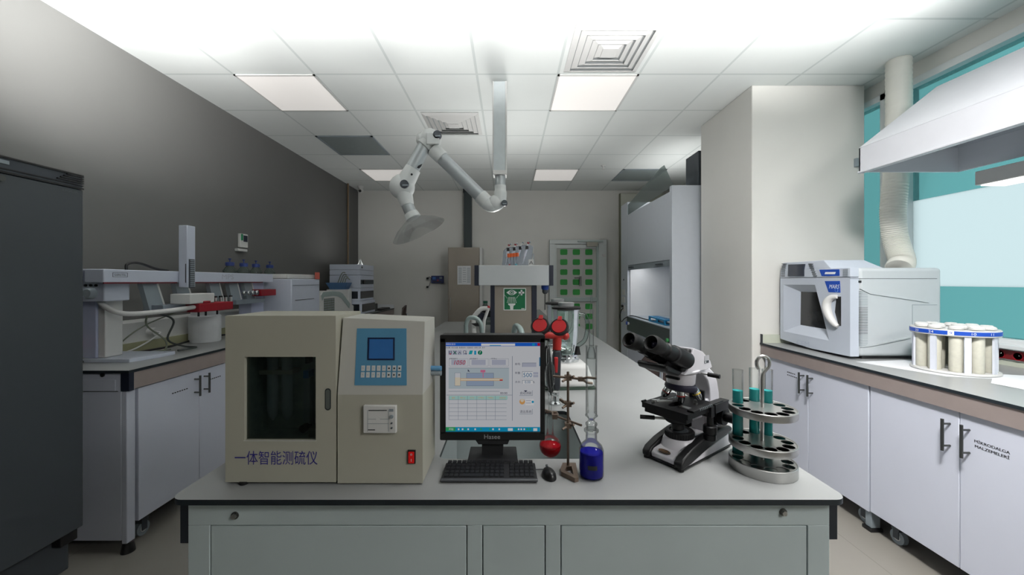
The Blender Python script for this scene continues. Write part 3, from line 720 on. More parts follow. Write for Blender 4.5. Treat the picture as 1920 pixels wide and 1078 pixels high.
# socket strip under the sill
t = thing('socket_strip', 'dark red power socket strip in white trunking under the window', 'socket strip', (XR - .02, 1.6, .965))
q = W(t); q.box(XR - .03, XR - .001, .35, 2.6, .932, .9995, OFFW); q.build('trunking', t, .004)
q = W(t); q.box(XR - .036, XR - .029, 1.5, 2.245, .940, .990, mat('dark_red_socket_plate', (120, 26, 28), .4)); q.build('socket_plate', t, .002)
for k in range(9):
    q = W(t); y = 2.20 - k * .078; c = (XR - .036, y, .964); q.lathe(c, [(.024, 0), (.024, .003), (.020, .003), (.019, -.004), (.001, -.004)], DRED, 20, (-1, 0, 0)); q.ell((XR - .037, y - .006, .968), .004, .004, .004, CHROME, 8, 6); q.build('socket', t)

# ------------------------------------------------------------------ left counter
LX, LZ, LY0, LY1 = -1.91, 0.93, 1.93, 6.40
t = thing('counter_worktop', 'white worktop with taupe apron along the left wall', 'worktop', (-2.2, 4.1, LZ))
q = W(t); q.box(XL + .001, LX, LY0, LY1, LZ - .013, LZ, TOPW); q.build('top', t)
q = W(t); q.box(LX, LX + .002, LY0, LY1, LZ - .014, LZ + .0004, EDGE); q.box(XL + .001, LX + .002, LY0 - .002, LY0, LZ - .014, LZ + .0004, EDGE); q.build('edge_strip', t)
q = W(t); q.box(LX - .03, LX - .004, LY0 + .03, LY1, LZ - .10, LZ - .0135, APRON); q.box(LX - .045, LX - .003, LY0 + .004, LY0 + .03, LZ - .105, LZ - .0135, NAVY); q.build('apron', t)
q = W(t); q.box(-2.385, -2.37, LY0, LY1, LZ + .0005, LZ + .06, mat('yellowish_upstand', (150, 150, 118), .5, var=.02)); q.box(XL + .001, LX, LY1 - .02, LY1, LZ + .0005, LZ + .06, WHITE); q.build('upstand', t)
q = W(t); q.box(LX - .06, LX - .01, LY1 - .06, LY1 - .01, 0, LZ - .0135, GREYP); q.build('leg', t)
t = thing('service_trunking', 'long white service trunking along the left wall above the counter', 'trunking', (-2.46, 4.1, LZ))
q = W(t); q.box(XL + .001, -2.386, LY0, LY1 - .03, LZ + .0005, LZ + .19, OFFW); q.build('body', t, .006)
base_cabinet('white two-door base cabinet at the near end of the left counter', 2.0, 2.79, -1.93, .825, .13, .58, 1, (.675, .80), [(0, ['#7'], 2.20, .735, .010), (1, ['#6'], 2.48, .745, .010)])
base_cabinet('white two-door base cabinet second along the left counter', 2.80, 3.66, -1.93, .825, .13, .58, 1, (.675, .80))
base_cabinet('white two-door base cabinet third along the left counter', 3.67, 4.53, -1.93, .825, .13, .58, 1, (.675, .80))
base_cabinet('white two-door base cabinet fourth along the left counter', 4.54, 5.40, -1.93, .825, .13, .58, 1, (.675, .80))
ym = LY0 + .012
t = thing('counter_end_panel', 'white panel unit closing the near end of the left counter', 'panel unit', (-2.2, ym, 0))
q = W(t); q.box(XL + .02, LX - .05, ym, ym + .045, .066, LZ - .0135, CABW); q.build('panel', t, .003)
Fe = PF(ym)
q = W(t); q.fbox(Fe, 130, 217, 712, 733, 0, .004, CABW); q.fbox(Fe, 130, 222, 733, 734, 0, .0045, SEAM); q.build('drawer_front', t, .001)
q = W(t); q.lathe(Fe.pt(193, 703, 0), [(.010, 0), (.010, .005), (.006, .006)], DSTEEL, 18, (0, -1, 0)); q.build('lock', t)
q = W(t); q.box(LX - .048, LX - .022, ym, ym + .045, .05, LZ - .105, CABW); q.build('side_post', t, .003)
q = W(t); q.cyl((LX - .035, ym + .02, 0), (LX - .035, ym + .02, .05), .03, BLACK, 16, .022); q.build('foot', t)

# ------------------------------------------------------------------ freezer on the left
FX, FY0, FY1 = -1.90, .95, 1.716
FRZ = mat('shaded_freezer_door', (66, 71, 76), .45, var=.02, scale=4)  # freezer white darkened so its colour carries the shade at the left edge
FRP = mat('slate_freezer_panel', (58, 64, 72), .4, var=.03)
t = thing('upright_freezer', 'tall upright freezer in shade-darkened colour at the left edge with louvred top strip', 'freezer', (-2.2, 1.33, 0))
q = W(t); q.box(XL + .02, FX - .06, FY0, FY1 - .004, .10, 1.845, FRZ); q.build('cabinet_body', t, .006)
q = W(t); q.box(FX - .055, FX, FY0, FY1, .288, 1.785, FRZ); dr = q.build('door', t, .006)
Fz = Fr((FX + .0004, 0, 0), (0, 1, 0), (0, 0, 1), (1, 0, 0))
q = W(t); q.text('UĞUR', Fz, 1.665, 1.772, .014, mat('muted_grey_lettering', (84, 90, 94), .5), .0003, sx=1.5); q.build('lettering', dr)  # lettering slightly lighter than the door
q = W(t); q.box(FX - .058, FX - .004, FY0, FY1, 1.787, 1.852, FRP); q.build('top_panel', t, .002)
q = W(t)
for z in (1.7905, 1.848): q.box(FX - .004, FX + .002, FY0, FY1, z - .004, z + .003, BLACK)
q.box(FX - .004, FX + .001, FY0, FY1, 1.802, 1.806, BLACK); q.build('panel_trim', t)
for k in range(4):
    z = 1.812 + k * .009; q = W(t); q.box(FX - .004, FX + .0025, FY1 - .10 + k * .012, FY1, z, z + .0045, BLACK); q.build('louvre', t)
q = W(t); q.fbox(Fz, 1.36, 1.46, 1.822, 1.836, -.004, .001, GREYP); q.build('control_display', t)
q = W(t); q.cyl((FX, 1.435, 1.765), (FX + .006, 1.435, 1.765), .012, DSTEEL, 16); q.build('door_lock', dr)
q = W(t); q.box(FX - .12, FX - .07, FY0, FY1 - .04, .03, .28, BLACK)
for k in range(5): q.box(FX - .07, FX - .066, 1.1, 1.52, .09 + k * .03, .102 + k * .03, DGREY)
q.build('kick_grille', t, .003)
q = W(t); q.box(FX - .12, FX - .02, FY1 - .07, FY1 - .005, .235, .286, BLACK); q.build('hinge', t, .004)
for y in (FY0 + .06, FY1 - .07):
    q = W(t); q.cyl((FX - .14, y, 0), (FX - .14, y, .1), .022, OFFW, 14); q.build('foot', t)
    q = W(t); q.cyl((XL + .10, y, 0), (XL + .10, y, .1), .022, OFFW, 14); q.build('foot', t)
# ------------------------------------------------------------------ instruments on the left counter
PBLU = mat('pale_blue_white_metal', (196, 202, 216), .42, var=.015)
t = thing('autosampler', 'long rail autosampler with tall white tower and red module on the left counter', 'autosampler', (-2.15, 2.4, LZ))
RX0, RX1 = -2.20, -2.10
q = W(t); q.box(RX0, RX1, 1.99, 3.42, 1.372, 1.442, PBLU); rail = q.build('rail', t, .004)
q = W(t); q.box(RX1 - .004, RX1 + .002, 1.99, 2.43, 1.366, 1.374, mat('maroon_trim', (92, 18, 30), .5)); q.box(RX1 - .004, RX1 + .002, 2.54, 3.28, 1.366, 1.374, mat('maroon_trim', (92, 18, 30))); q.build('red_trim', rail)
Fl = Fr((RX1 + .0006, 0, 0), (0, 1, 0), (0, 0, 1), (1, 0, 0))
q = W(t)
for bx in ((2.035, 2.115, 1.424, 1.4255), (2.035, 2.115, 1.402, 1.4035), (2.035, 2.0365, 1.402, 1.4255), (2.1135, 2.115, 1.402, 1.4255)): q.fbox(Fl, *bx, 0, .0006, INK)
q.text('GERSTEL', Fl, 2.075, 1.4137, .010, INK, .0005, sx=1.15); q.text('MPS', Fl, 2.87, 1.412, .036, mat('faint_grey_lettering', (172, 176, 188), .5), .0005, sx=1.4); q.build('lettering', rail)
tw0, tw1 = 2.435, 2.53
q = W(t); q.box(-2.095, -2.04, tw0, tw1 - .03, 1.34, 1.735, PBLU); q.build('tower', t, .004)
q = W(t); q.box(-2.04, -2.032, tw0 + .012, tw0 + .05, 1.335, 1.52, DGREY)
for k in range(14): q.box(-2.033, -2.029, tw0 + .014, tw0 + .048, 1.345 + k * .0125, 1.351 + k * .0125, GREYP)
q.build('gear_strip', t)
q = W(t); q.box(-2.050, -2.046, tw0 - .002, tw0 + .001, 1.37, 1.49, INK); q.build('tower_slot', t)
q = W(t); q.tube(spl([(-2.15, 2.16, 1.44), (-2.15, 2.165, 1.475), (-2.15, 2.23, 1.485), (-2.15, 2.34, 1.455), (-2.15, 2.42, 1.445)], 8), .008, BLACK, 10); q.build('energy_chain', t)
q = W(t); q.box(-2.366, -2.29, 2.13, 2.24, LZ + .022, 1.40, mat('pale_lilac_column', (176, 182, 206), .5, var=.01)); q.box(-2.29, -2.25, 2.14, 2.24, LZ + .022, 1.40, OFFW); q.build('support_column', t, .004)
q = W(t); q.prism([(-2.366, 2.115, LZ + .0005), (-2.09, 2.115, LZ + .0005), (-2.05, 2.25, LZ + .0005), (-2.05, 2.36, LZ + .0005), (-2.366, 2.36, LZ + .0005)], (0, 0, .02), PBLU); q.build('base_plate', t, .002)
q = W(t); q.box(-2.42, -2.17, 2.06, 2.2, 1.27, 1.445, PBLU); cb = q.build('control_box', t, .006)
Fk = Fr((0, 2.0595, 0), (1, 0, 0), (0, 0, 1), (0, -1, 0))
q = W(t); q.fbox(Fk, -2.34, -2.235, 1.38, 1.435, 0, .001, mat('grey_display', (150, 156, 180), .3)); q.build('display', cb)
q = W(t); c = Fk.pt(-2.235, 1.315); q.lathe(c, [(.03, 0), (.028, .02), (.022, .028), (.001, .03)], GREYP, 24, (0, -1, 0)); q.build('knob', cb)
for k in range(4):
    q = W(t); q.cyl(Fk.pt(-2.295 + k * .028, 1.357), Fk.pt(-2.295 + k * .028, 1.357, .006), .007, INK, 12); q.build('button', cb)
for a in (2.24, 2.46, 2.74, 2.93, 3.10):
    q = W(t); q.prism([(-2.14, a, 1.372), (-2.14, a + .09, 1.372), (-2.14, a + .15, 1.20), (-2.14, a + .05, 1.20)], (-.03, 0, 0), GREYP); q.prism([(-2.139, a + .09, 1.372), (-2.139, a + .102, 1.372), (-2.139, a + .162, 1.20), (-2.139, a + .15, 1.20)], (-.034, 0, 0), OFFW); q.build('hanging_bracket', t)
q = W(t); q.box(-2.20, -2.06, 2.26, 2.62, 1.185, 1.20, OFFW); q.box(-2.19, -2.07, 2.30, 2.56, 1.20, 1.235, mat('steel_tray', (136, 146, 156), .35, .5)); q.build('vial_tray', t, .002)
q = W(t); q.box(-2.18, -2.08, 2.93, 3.28, 1.20, 1.235, mat('steel_tray', (136, 146, 156))); q.build('vial_tray', t, .002)
for k in range(10):
    q = W(t); y = 2.70 + (k % 5) * .05; x = -2.10 - (k // 5) * .04; q.cyl((x, y, 1.205), (x, y, 1.262), .010, STEEL, 12); q.cyl((x, y, 1.262), (x, y, 1.272), .012, BLACK, 12); q.build('vial_holder', t)
q = W(t); q.box(-2.12, -1.99, 2.40, 2.60, 1.235, 1.30, OFFW); q.build('gripper_block', t, .006)
q = W(t); q.tube(spl([(-2.28, 2.14, 1.30), (-2.22, 2.10, 1.25), (-2.12, 2.12, 1.20), (-2.06, 2.30, 1.20), (-2.02, 2.45, 1.212), (-2.0, 2.60, 1.22)], 8), .014, OFFW, 10); q.build('hose', t)
q = W(t); q.box(-2.15, -1.98, 2.46, 2.76, 1.18, 1.235, DRED); q.box(-2.10, -1.985, 2.50, 2.56, 1.235, 1.25, DRED); rm = q.build('red_module', t, .004)
for y in (2.5, 2.56, 2.66):
    q = W(t); q.cyl((-2.02, y, 1.15), (-2.02, y, 1.18), .006, INK, 8); q.build('pin', rm)
q = W(t); q.box(-2.16, -2.06, 3.20, 3.40, 1.255, 1.31, DRED); q.build('far_red_module', t, .004)
for k in range(5):
    q = W(t); y = 3.02 + k * .05; q.lathe((-2.08, y, 1.285), [(.014, -.012), (.02, -.006), (.02, .006), (.014, .012), (.014, -.012)], CHROME, 16, (1, 0, 0)); q.build('clip_ring', t)
q = W(t); q.box(-2.28, -2.17, 3.24, 3.40, LZ + .001, 1.372, mat('pale_lilac_column', (176, 182, 206))); q.build('far_column', t, .004)

solo('plastic_canister', 'white plastic canister standing on the left counter under the red module', 'canister', (-2.28, 2.82, LZ),
     lambda m: m.lathe((-2.262, 2.86, LZ + .0005), [(.092, 0), (.098, .008), (.098, .19), (.085, .20), (.085, .225), (.08, .225), (.08, .205)], mat('translucent_white_plastic', (206, 208, 210), .5), 32))
for i, (pts, r_, m_, lb) in enumerate([
    ([(-2.22, 2.36, 1.185), (-2.26, 2.40, 1.10), (-2.20, 2.46, 1.0), (-2.16, 2.40, LZ + .012), (-2.2, 2.3, LZ + .006)], .005, mat('grey_green_cable', (110, 116, 100), .6), 'grey cable looping down from the tray to the counter'),
    ([(-2.18, 2.38, 1.185), (-2.2, 2.52, 1.12), (-2.22, 2.50, 1.0), (-2.2, 2.6, LZ + .01), (-2.1, 2.58, LZ + .006), (-2.12, 2.46, LZ + .006)], .006, mat('dark_grey_cable', (64, 70, 68), .6), 'dark cable hanging in a loop beside the grey one'),
    ([(-2.15, 2.5, 1.185), (-2.28, 2.4, 1.10), (-2.33, 2.3, 1.0), (-2.30, 2.3, LZ + .008), (-2.2, 2.5, LZ + .006)], .004, mat('grey_green_cable', (110, 116, 100)), 'thin grey cable crossing behind the loops'),
    ([(-2.36, 1.98, LZ + .006), (-2.33, 2.3, LZ + .006), (-2.30, 2.6, LZ + .007), (-2.32, 2.9, LZ + .02), (-2.30, 3.3, LZ + .006)], .007, BLACK, 'black cable lying along the back of the left counter')]):
    solo('cable', lb, 'cable', pts[-1], lambda m: m.tube(spl(pts, 8), r_, m_, 8), 'cables on the left counter')
def plugfn(m):
    m.cyl((-2.386, 2.55, 1.045), (-2.34, 2.55, 1.045), .026, OFFW, 18); m.tube(spl([(-2.34, 2.55, 1.045), (-2.31, 2.54, 1.03), (-2.33, 2.40, .96), (-2.34, 2.25, LZ + .006)], 6), .005, OFFW, 8)
solo('power_plug', 'white power plug and lead in the service trunking behind the autosampler', 'plug', (-2.386, 2.55, 1.045), plugfn)
solo('socket_plate', 'dark red socket plate on the trunking next to the freezer', 'socket', (-2.386, 2.02, 1.03), lambda m: m.box(-2.386, -2.378, 1.95, 2.19, 1.0, 1.07, DRED), bevel=.002)

# gas chromatograph behind the autosampler, with four bottles
t = thing('gas_chromatograph', 'white boxy instrument carrying four blue-capped bottles on the left counter', 'instrument', (-2.17, 3.85, LZ))
q = W(t); q.box(-2.365, -1.98, 3.50, 4.02, LZ + .02, 1.40, PBLU); q.box(-2.36, -2.0, 3.52, 4.0, LZ + .0005, LZ + .02, DGREY); q.build('body', t, .008)
q = W(t); q.box(-2.365, -2.02, 3.50, 4.0, 1.402, 1.445, OFFW); q.build('lid', t, .006); q = W(t); q.box(-2.36, -2.205, 3.0, 3.499, 1.41, 1.445, OFFW); q.box(-2.36, -2.32, 3.46, 3.499, 1.2, 1.41, OFFW); q.build('bottle_shelf', t, .004)
q = W(t); q.box(-1.981, -1.976, 3.56, 3.9, 1.20, 1.205, SEAM); q.box(-1.981, -1.976, 3.52, 4.0, 1.34, 1.343, SEAM); q.build('door_seam', t)
q = W(t); q.box(-1.985, -1.975, 3.93, 4.01, 1.40, 1.47, mat('salmon_label', (196, 96, 82), .5)); q.build('red_label', t)
BCAP = mat('dark_blue_cap', (34, 52, 110), .45, var=.05)
bl = ['leftmost clear bottle with dark blue cap on the white instrument', 'second blue-capped bottle from left on the white instrument', 'third blue-capped bottle from left on the white instrument', 'rightmost blue-capped bottle on the white instrument']
b0 = None
for k, x in enumerate((431, 457, 480, 506)):
    Y = yX(x, -2.26); c = Vector((-2.26, Y, 1.4455))
    if b0 is None:
        b0 = thing('solvent_bottle', bl[0], 'bottle', c, group='blue-capped bottles')
        q = M(); q.lathe((0, 0, 0), [(.045, 0), (.048, .006), (.048, .022), (.026, .05), (.024, .06)], glass('bottle_glass', (214, 226, 222), .7, .4), 22); q.build('bottle_body', b0)
        q = M(); q.lathe((0, 0, .058), [(.030, 0), (.031, .004), (.031, .026), (.026, .03)], BCAP, 22); q.build('cap', b0)
        q = M(); q.lathe((0, 0, .092), [(.004, -.006), (.004, .012), (.012, .022), (.012, .026)], BCAP, 14); q.build('port', b0)
    else: dup(b0, c, label=bl[k])

# chiller
t = thing('recirculating_chiller', 'white rounded chiller with grey band and vent slots on the left counter', 'chiller', (-2.15, 4.5, LZ))
Yc0, Yc1 = 4.06, 4.92
prof = lambda g: [(Yc0, LZ + .012), (Yc0, 1.23 - g), (Yc0 + .04, 1.268 - g), (Yc0 + .25, 1.272 - g), (Yc0 + .42, 1.262 - g), (Yc0 + .52, 1.235 - g), (Yc1 - .12, 1.10 - g), (Yc1, 1.07 - g), (Yc1, LZ + .012)]
q = W(t); q.prism([(-2.36, y, z) for y, z in prof(0)], (.375, 0, 0), OFFW); q.build('casing', t, .012, 3)
P = prof(.004); band = [(y, z) for y, z in P[1:7]]; inner = [(y - (.03 if y > Yc0 + .3 else -.02), z - .055) for y, z in band][::-1]
q = W(t); q.prism([(-1.984, y, z) for y, z in band + inner], (.004, 0, 0), mat('grey_green_band', (150, 164, 162), .5)); q.build('grey_band', t)
for k in range(3):
    q = W(t); a = Yc0 + .06 + k * .085; q.box(-1.986, -1.981, a, a + .075, LZ + .03, 1.19, mat('grey_vent', (110, 116, 110), .6))
    for j in range(9): q.box(-1.982, -1.979, a, a + .075, LZ + .035 + j * .026, LZ + .042 + j * .026, GREYP)
    q.build('vent_grille', t)
q = W(t); q.prism([(-2.20, Yc1 - .30, 1.152), (-2.05, Yc1 - .30, 1.152), (-2.05, Yc1 - .2, 1.112), (-2.20, Yc1 - .2, 1.112)], (0, .012, .034), DGREY); q.build('display', t)
q = W(t); q.box(-2.35, -2.0, 4.08, 4.9, LZ + .0005, LZ + .013, BLACK); q.build('feet_rail', t)
t = thing('column_stand', 'white upright post with a blue clamp left of the chiller', 'stand', (-2.02, 4.03, LZ))
Ys = 4.02
q = W(t); q.box(-2.06, -1.985, Ys - .02, Ys + .03, LZ + .0005, 1.235, OFFW); q.build('post', t, .004)
q = W(t); q.fpoly(PF(Ys - .03), [(541, 551), (556, 551), (571, 558), (567, 560), (555, 556), (558, 566), (556, 572), (551, 568), (546, 556), (538, 556)], -.02, .0, BLUE); q.build('clamp', t)
q = W(t); q.cyl((-2.10, Ys - .01, 1.232), (-2.02, Ys - .01, 1.232), .012, OFFW, 12); q.cyl((-2.13, Ys - .01, 1.232), (-2.10, Ys - .01, 1.232), .014, INK, 12); q.build('arm', t)
solo('funnel', 'small white funnel in front of the post, partly hidden by the analyser', 'funnel', (-2.2, 3.42, LZ), lambda m: (m.lathe((-2.02, 3.40, LZ + .02), [(.07, .13), (.02, .03), (.02, 0), (.05, -.0195)], OFFW, 24)))

# liquid chromatography stack
t = thing('chromatography_stack', 'tall stack of white modules with dark windows at the far left', 'instrument stack', (-2.2, 5.3, LZ))
sx0, sx1, sy0, sy1 = -2.36, -1.955, 5.05, 5.56
mods = [(LZ + .012, 1.115), (1.118, 1.285), (1.288, 1.455), (1.458, 1.525), (1.528, 1.60)]
for k, (a, b) in enumerate(mods):
    q = W(t); q.box(sx0, sx1 - (.0 if k else -.02), sy0, sy1, a, b, PBLU); md = q.build('module', t, .006)
    if k in (0, 1):
        q = W(t); xx = sx1 + (.02 if k == 0 else 0); q.box(xx - .001, xx + .004, sy0 + .01, sy1 - .02, a + .03, b - .04, mat('dark_tinted_window', (30, 34, 42), .15)); q.box(xx - .15, xx - .03, sy0 - .004, sy0, a + .03, b - .04, mat('dark_tinted_window', (30, 34, 42))); q.build('window', md)
    if k == 2:
        q = W(t); q.box(sx1 - .001, sx1 + .004, sy0 + .02, sy1 - .02, a + .05, a + .11, DGREY); q.cyl((sx1, sy0 + .10, a + .08), (sx1 + .02, sy0 + .10, a + .08), .03, BLACK, 18); q.build('valve_panel', md)
    if k == 4:
        q = W(t); q.cyl((sx1 - .001, sy0 + .06, a + .035), (sx1 + .004, sy0 + .06, a + .035), .014, INK, 14); q.build('port', md)
q = W(t); q.box(sx0 + .02, sx1 - .02, sy0 + .02, sy1 - .02, LZ + .0005, LZ + .012, BLACK); q.build('feet', t)
def tray(m):
    m.hexa([(-2.30, 4.94, 1.273), (-2.10, 4.94, 1.273), (-2.10, 5.04, 1.273), (-2.30, 5.04, 1.273)], [(-2.34, 4.90, 1.36), (-2.06, 4.90, 1.36), (-2.06, 5.045, 1.36), (-2.34, 5.045, 1.36)], mat('grey_blue_tray', (74, 108, 150), .45))
    for k in range(4): m.tube(spl([(-2.12 - .03 * k, 4.96, 1.35), (-2.10 - .02 * k, 4.97, 1.42 + .02 * k), (-2.06 - .02 * k, 4.98, 1.40 + .03 * k)], 5), .006, mat('grey_green_cable', (110, 116, 100)), 6)
t = thing('chiller_side_shelf', 'small white shelf bracket beside the stack carrying the blue tray', 'shelf', (-2.2, 4.97, LZ))
q = W(t); q.box(-2.34, -2.06, 4.93, 5.04, LZ + .0005, 1.2725, OFFW); q.build('body', t, .004)
solo('parts_tray', 'open blue tray with loose tubing beside the white module stack', 'tray', (-2.2, 4.97, 1.273), tray)
def flaskf(m): m.lathe((-2.05, 5.3, 1.6005), [(.035, 0), (.036, .004), (.012, .06), (.012, .085)], GLASS, 20)
solo('glass_flask', 'small clear flask on top of the white module stack', 'flask', (-2.05, 5.3, 1.6005), flaskf)
solo('black_box', 'small black box beyond the white module stack on the far counter', 'box', (-2.02, 5.72, LZ), lambda m: m.box(-2.10, -1.98, 5.66, 5.80, LZ + .0005, LZ + .115, BLACK), bevel=.006)
def kb(m):
    m.box(-2.06, -1.93, 5.82, 6.25, LZ + .0005, LZ + .022, SOFTBLK)
    for i in range(10):
        for j in range(4): m.box(-2.05 + j * .029, -2.026 + j * .029, 5.83 + i * .041, 5.866 + i * .041, LZ + .022, LZ + .028, BLACK)
solo('far_keyboard', 'dark keyboard at the far end of the left counter', 'keyboard', (-2.0, 6.0, LZ), kb, bevel=.003)

def chair(label, loc, rz, seat_z=.50, back_h=.93):
    t = thing('lab_chair', label, 'chair', loc, rz, 'dark backed lab chairs')
    BR = mat('dark_brown_chair_plastic', (66, 54, 50), .5, var=.04)
    q = M(); q.lathe((0, 0, seat_z), [(.001, 0), (.19, .0), (.2, .015), (.19, .04), (.001, .045)], BR, 28); q.build('seat', t)
    q = M(); vs = []
    for i in range(9):
        for j in range(7):
            u = -1 + i / 4; v = j / 6; w = .19 * (1 - .35 * v ** 3) * (1 - .2 * (1 - v) ** 3)
            vs.append((u * w, .20 + .02 * v - .05 * u * u, back_h - .26 + .26 * v - .05 * u * u * v))
    n = len(vs); vs2 = [(x, y + .018, z) for x, y, z in vs]
    fs = [(i * 7 + j, (i + 1) * 7 + j, (i + 1) * 7 + j + 1, i * 7 + j + 1) for i in range(8) for j in range(6)]
    bd = [j for j in range(7)] + [i * 7 + 6 for i in range(1, 9)] + [8 * 7 + j for j in range(5, -1, -1)] + [i * 7 for i in range(7, 0, -1)]
    q.add(vs + vs2, fs + [tuple(n + k for k in f[::-1]) for f in fs] + [(bd[k], bd[(k + 1) % len(bd)], n + bd[(k + 1) % len(bd)], n + bd[k]) for k in range(len(bd))], BR); q.build('backrest', t)
    q = M(); q.tube(spl([(0, .05, seat_z - .005), (0, .2, seat_z + .01), (0, .26, seat_z + .12), (0, .235, back_h - .12)], 6), .014, CHROME, 10); q.build('back_bar', t)
    q = M(); q.cyl((0, 0, .09), (0, 0, seat_z), .025, CHROME, 16); q.build('column', t)
    for k in range(5):
        a = 2 * PI * k / 5; d = Vector((math.cos(a), math.sin(a), 0))
        q = M(); q.tube([Vector((0, 0, .1)), d * .15 + Vector((0, 0, .085)), d * .26 + Vector((0, 0, .065))], [.022, .018, .014], BLACK, 10); q.cyl(d * .26 + Vector((-.01, 0, .026)), d * .26 + Vector((.01, 0, .026)), .026, BLACK, 14); q.cyl(d * .26 + Vector((0, 0, .03)), d * .26 + Vector((0, 0, .065)), .008, BLACK, 8); q.build('leg', t)
    return t
chair('dark brown lab chair by the far end of the left counter', (-1.72, 5.55, 0), R(-75), .60, 1.03)
chair('dark brown lab chair behind the island, below the microscope eyepieces', (1.25, 3.05, 0), R(150), .48, .86)

# ------------------------------------------------------------------ fume hood beyond the pillar
HXF, HY0, HY1, HT = 1.65, 3.86, 5.66, 2.345
HW = mat('fume_hood_white', (196, 202, 210), .4, var=.012)
t = thing('fume_hood', 'tall white fume hood with open sash standing beyond the pillar', 'fume hood', (2.2, 4.75, 0))
q = W(t); q.box(HXF - .01, 2.55, HY0, HY0 + .06, 0, HT, HW); q.build('side_post', t, .004); q = W(t); q.box(HXF + .005, 2.55, HY1 - .30, HY1, 0, zY(385, 5.6), HW); q.build('side_post', t, .004)
q = W(t); q.box(HXF + .005, 2.5, HY0 + .06, HY1 - .30, 1.60, 2.30, HW); q.build('upper_front', t, .003)
q = W(t); q.box(2.50, 2.54, HY0 + .06, HY1 - .30, .90, 1.6, mat('hood_liner_white', (216, 218, 220), .5, var=.01)); q.box(HXF + .04, 2.5, HY1 - .32, HY1 - .30, .9, 1.6, mat('hood_liner_white', (216, 218, 220))); q.build('liner', t)
q = W(t)
for a in (4.25, 4.75): q.box(2.485, 2.50, a, a + .3, 1.36, 1.48, mat('pale_grey_baffle', (196, 200, 204), .5))
q.build('baffle', t, .004)
q = W(t); q.box(HXF + .012, HXF + .05, HY0 + .06, HY1 - .30, 1.535, 1.60, GREYP); q.build('sash_frame', t, .003)
for y in (HY0 + .28, HY1 - .55):
    q = W(t); q.box(HXF - .012, HXF + .014, y, y + .16, 1.56, 1.572, DGREY); q.build('sash_handle', t)
q = W(t); q.box(HXF - .005, HXF + .05, HY0 + .06, HY1 - .31, .70, .885, mat('dark_green_grey_sill', (48, 58, 60), .35, var=.04)); q.box(HXF - .01, 2.5, HY0 + .06, HY1 - .31, .885, .90, mat('pale_grey_worksurface', (168, 178, 186), .35)); q.build('work_surface', t, .004)
q = W(t); q.box(HXF + .01, 2.5, HY0 + .06, HY1 - .31, .0, .70, CABW); cb = q.build('base_cabinet', t, .003)
for y in (4.25, 4.32, 4.98, 5.05):
    q = W(t); door_handle(q, HXF + .01, y, .50, .64); q.build('handle', cb)
q = W(t); q.cyl((HXF - .006, HY1 - .36, .80), (HXF - .03, HY1 - .36, .80), .022, BLUE, 16); q.cyl((HXF - .006, HY1 - .40, .80), (HXF - .02, HY1 - .40, .80), .02, OFFW, 16); q.build('tap_knob', t)
q = W(t); q.cyl((HXF - .006, HY0 + .1, .77), (HXF - .03, HY0 + .1, .77), .02, mat('green_knob', (60, 140, 80), .4), 16); q.build('tap_knob', t)
for z in (1.22, 1.11, .99): 
    q = W(t); q.box(HXF - .002, HXF + .006, HY1 - .20, HY1 - .06, z - .04, z + .04, OFFW); q.build('socket_plate', t, .003)
q = W(t); q.cyl((HXF + .006, HY1 - .14, 1.40), (HXF - .003, HY1 - .14, 1.40), .012, INK, 12); q.build('indicator', t)
q = W(t); q.prism([(1.66, HY0 + .02, HT), (1.66, 5.5, 2.30), (1.66, 5.5, 2.42), (1.66, HY0 + .35, 2.62), (1.66, HY0 + .25, 2.62)], (.006, 0, 0), glass('hood_top_glass', (206, 214, 212), .4, .2, diffuse=.12, dcol=(210, 216, 216))); q.build('top_screen', t)
q = W(t); q.box(1.917, 2.08, HY0 + .02, HY0 + .3, HT + .001, 2.70, DGREY); q.build('exhaust_collar', t, .004)
q = W(t); q.tube(spl([(HXF - .004, HY1 - .14, .99), (HXF - .03, HY1 - .13, .96), (HXF - .035, HY1 - .08, .86), (HXF - .035, HY1 - .16, .80), (HXF - .03, HY1 - .3, .86), (HXF + .02, HY1 - .45, .91), (HXF + .05, 4.75, .906), (HXF + .08, 4.6, .91)], 6), .007, BLACK, 8); q.cyl((HXF - .03, HY1 - .13, 1.02), (HXF - .005, HY1 - .13, 1.02), .02, BLACK, 12); q.build('power_lead', t)
def rk(m):
    BL = mat('cyan_blue_plastic', (20, 128, 178), .4, var=.04)
    x0, x1, y0, y1 = 1.68, 1.80, 4.14, 4.62
    m.box(x0, x1, y0, y1, .9005, .915, BL); m.box(x0, x1, y0, y1, .945, .962, BL)
    for y in (y0, (y0 + y1) / 2 - .02, y1 - .04):
        for x in (x0, x1 - .015): m.box(x, x + .015, y, y + .04, .915, .945, BL)
    for k in range(5): m.box(x0 + .03, x1 - .03, y0 + .06 + .08 * k, y0 + .11 + .08 * k, .962, .968, mat('deep_cyan', (14, 96, 140), .4))
solo('tube_holder', 'bright blue slotted tube rack inside the fume hood', 'rack', (1.74, 4.38, .9005), rk, bevel=.004)
t = thing('hotplate_stirrer', 'small grey box with white plate at the right inside the fume hood', 'hotplate', (1.95, 4.2, .9))
q = W(t); q.box(1.86, 2.04, 4.10, 4.40, .9005, 1.02, mat('taupe_grey_metal', (120, 116, 108), .45)); q.build('body', t, .005)
q = W(t); q.box(1.85, 2.05, 4.10, 4.41, 1.02, 1.032, OFFW); q.build('plate', t, .003)
q = W(t); q.box(1.853, 1.861, 4.22, 4.33, .95, .99, OFFW); q.build('label', t)
q = W(t); q.cyl((2.0, 4.36, 1.033), (2.0, 4.36, 1.16), .012, OFFW, 12); q.box(1.93, 2.05, 4.3, 4.42, 1.16, 1.185, BLACK); q.build('stand_head', t, .003)

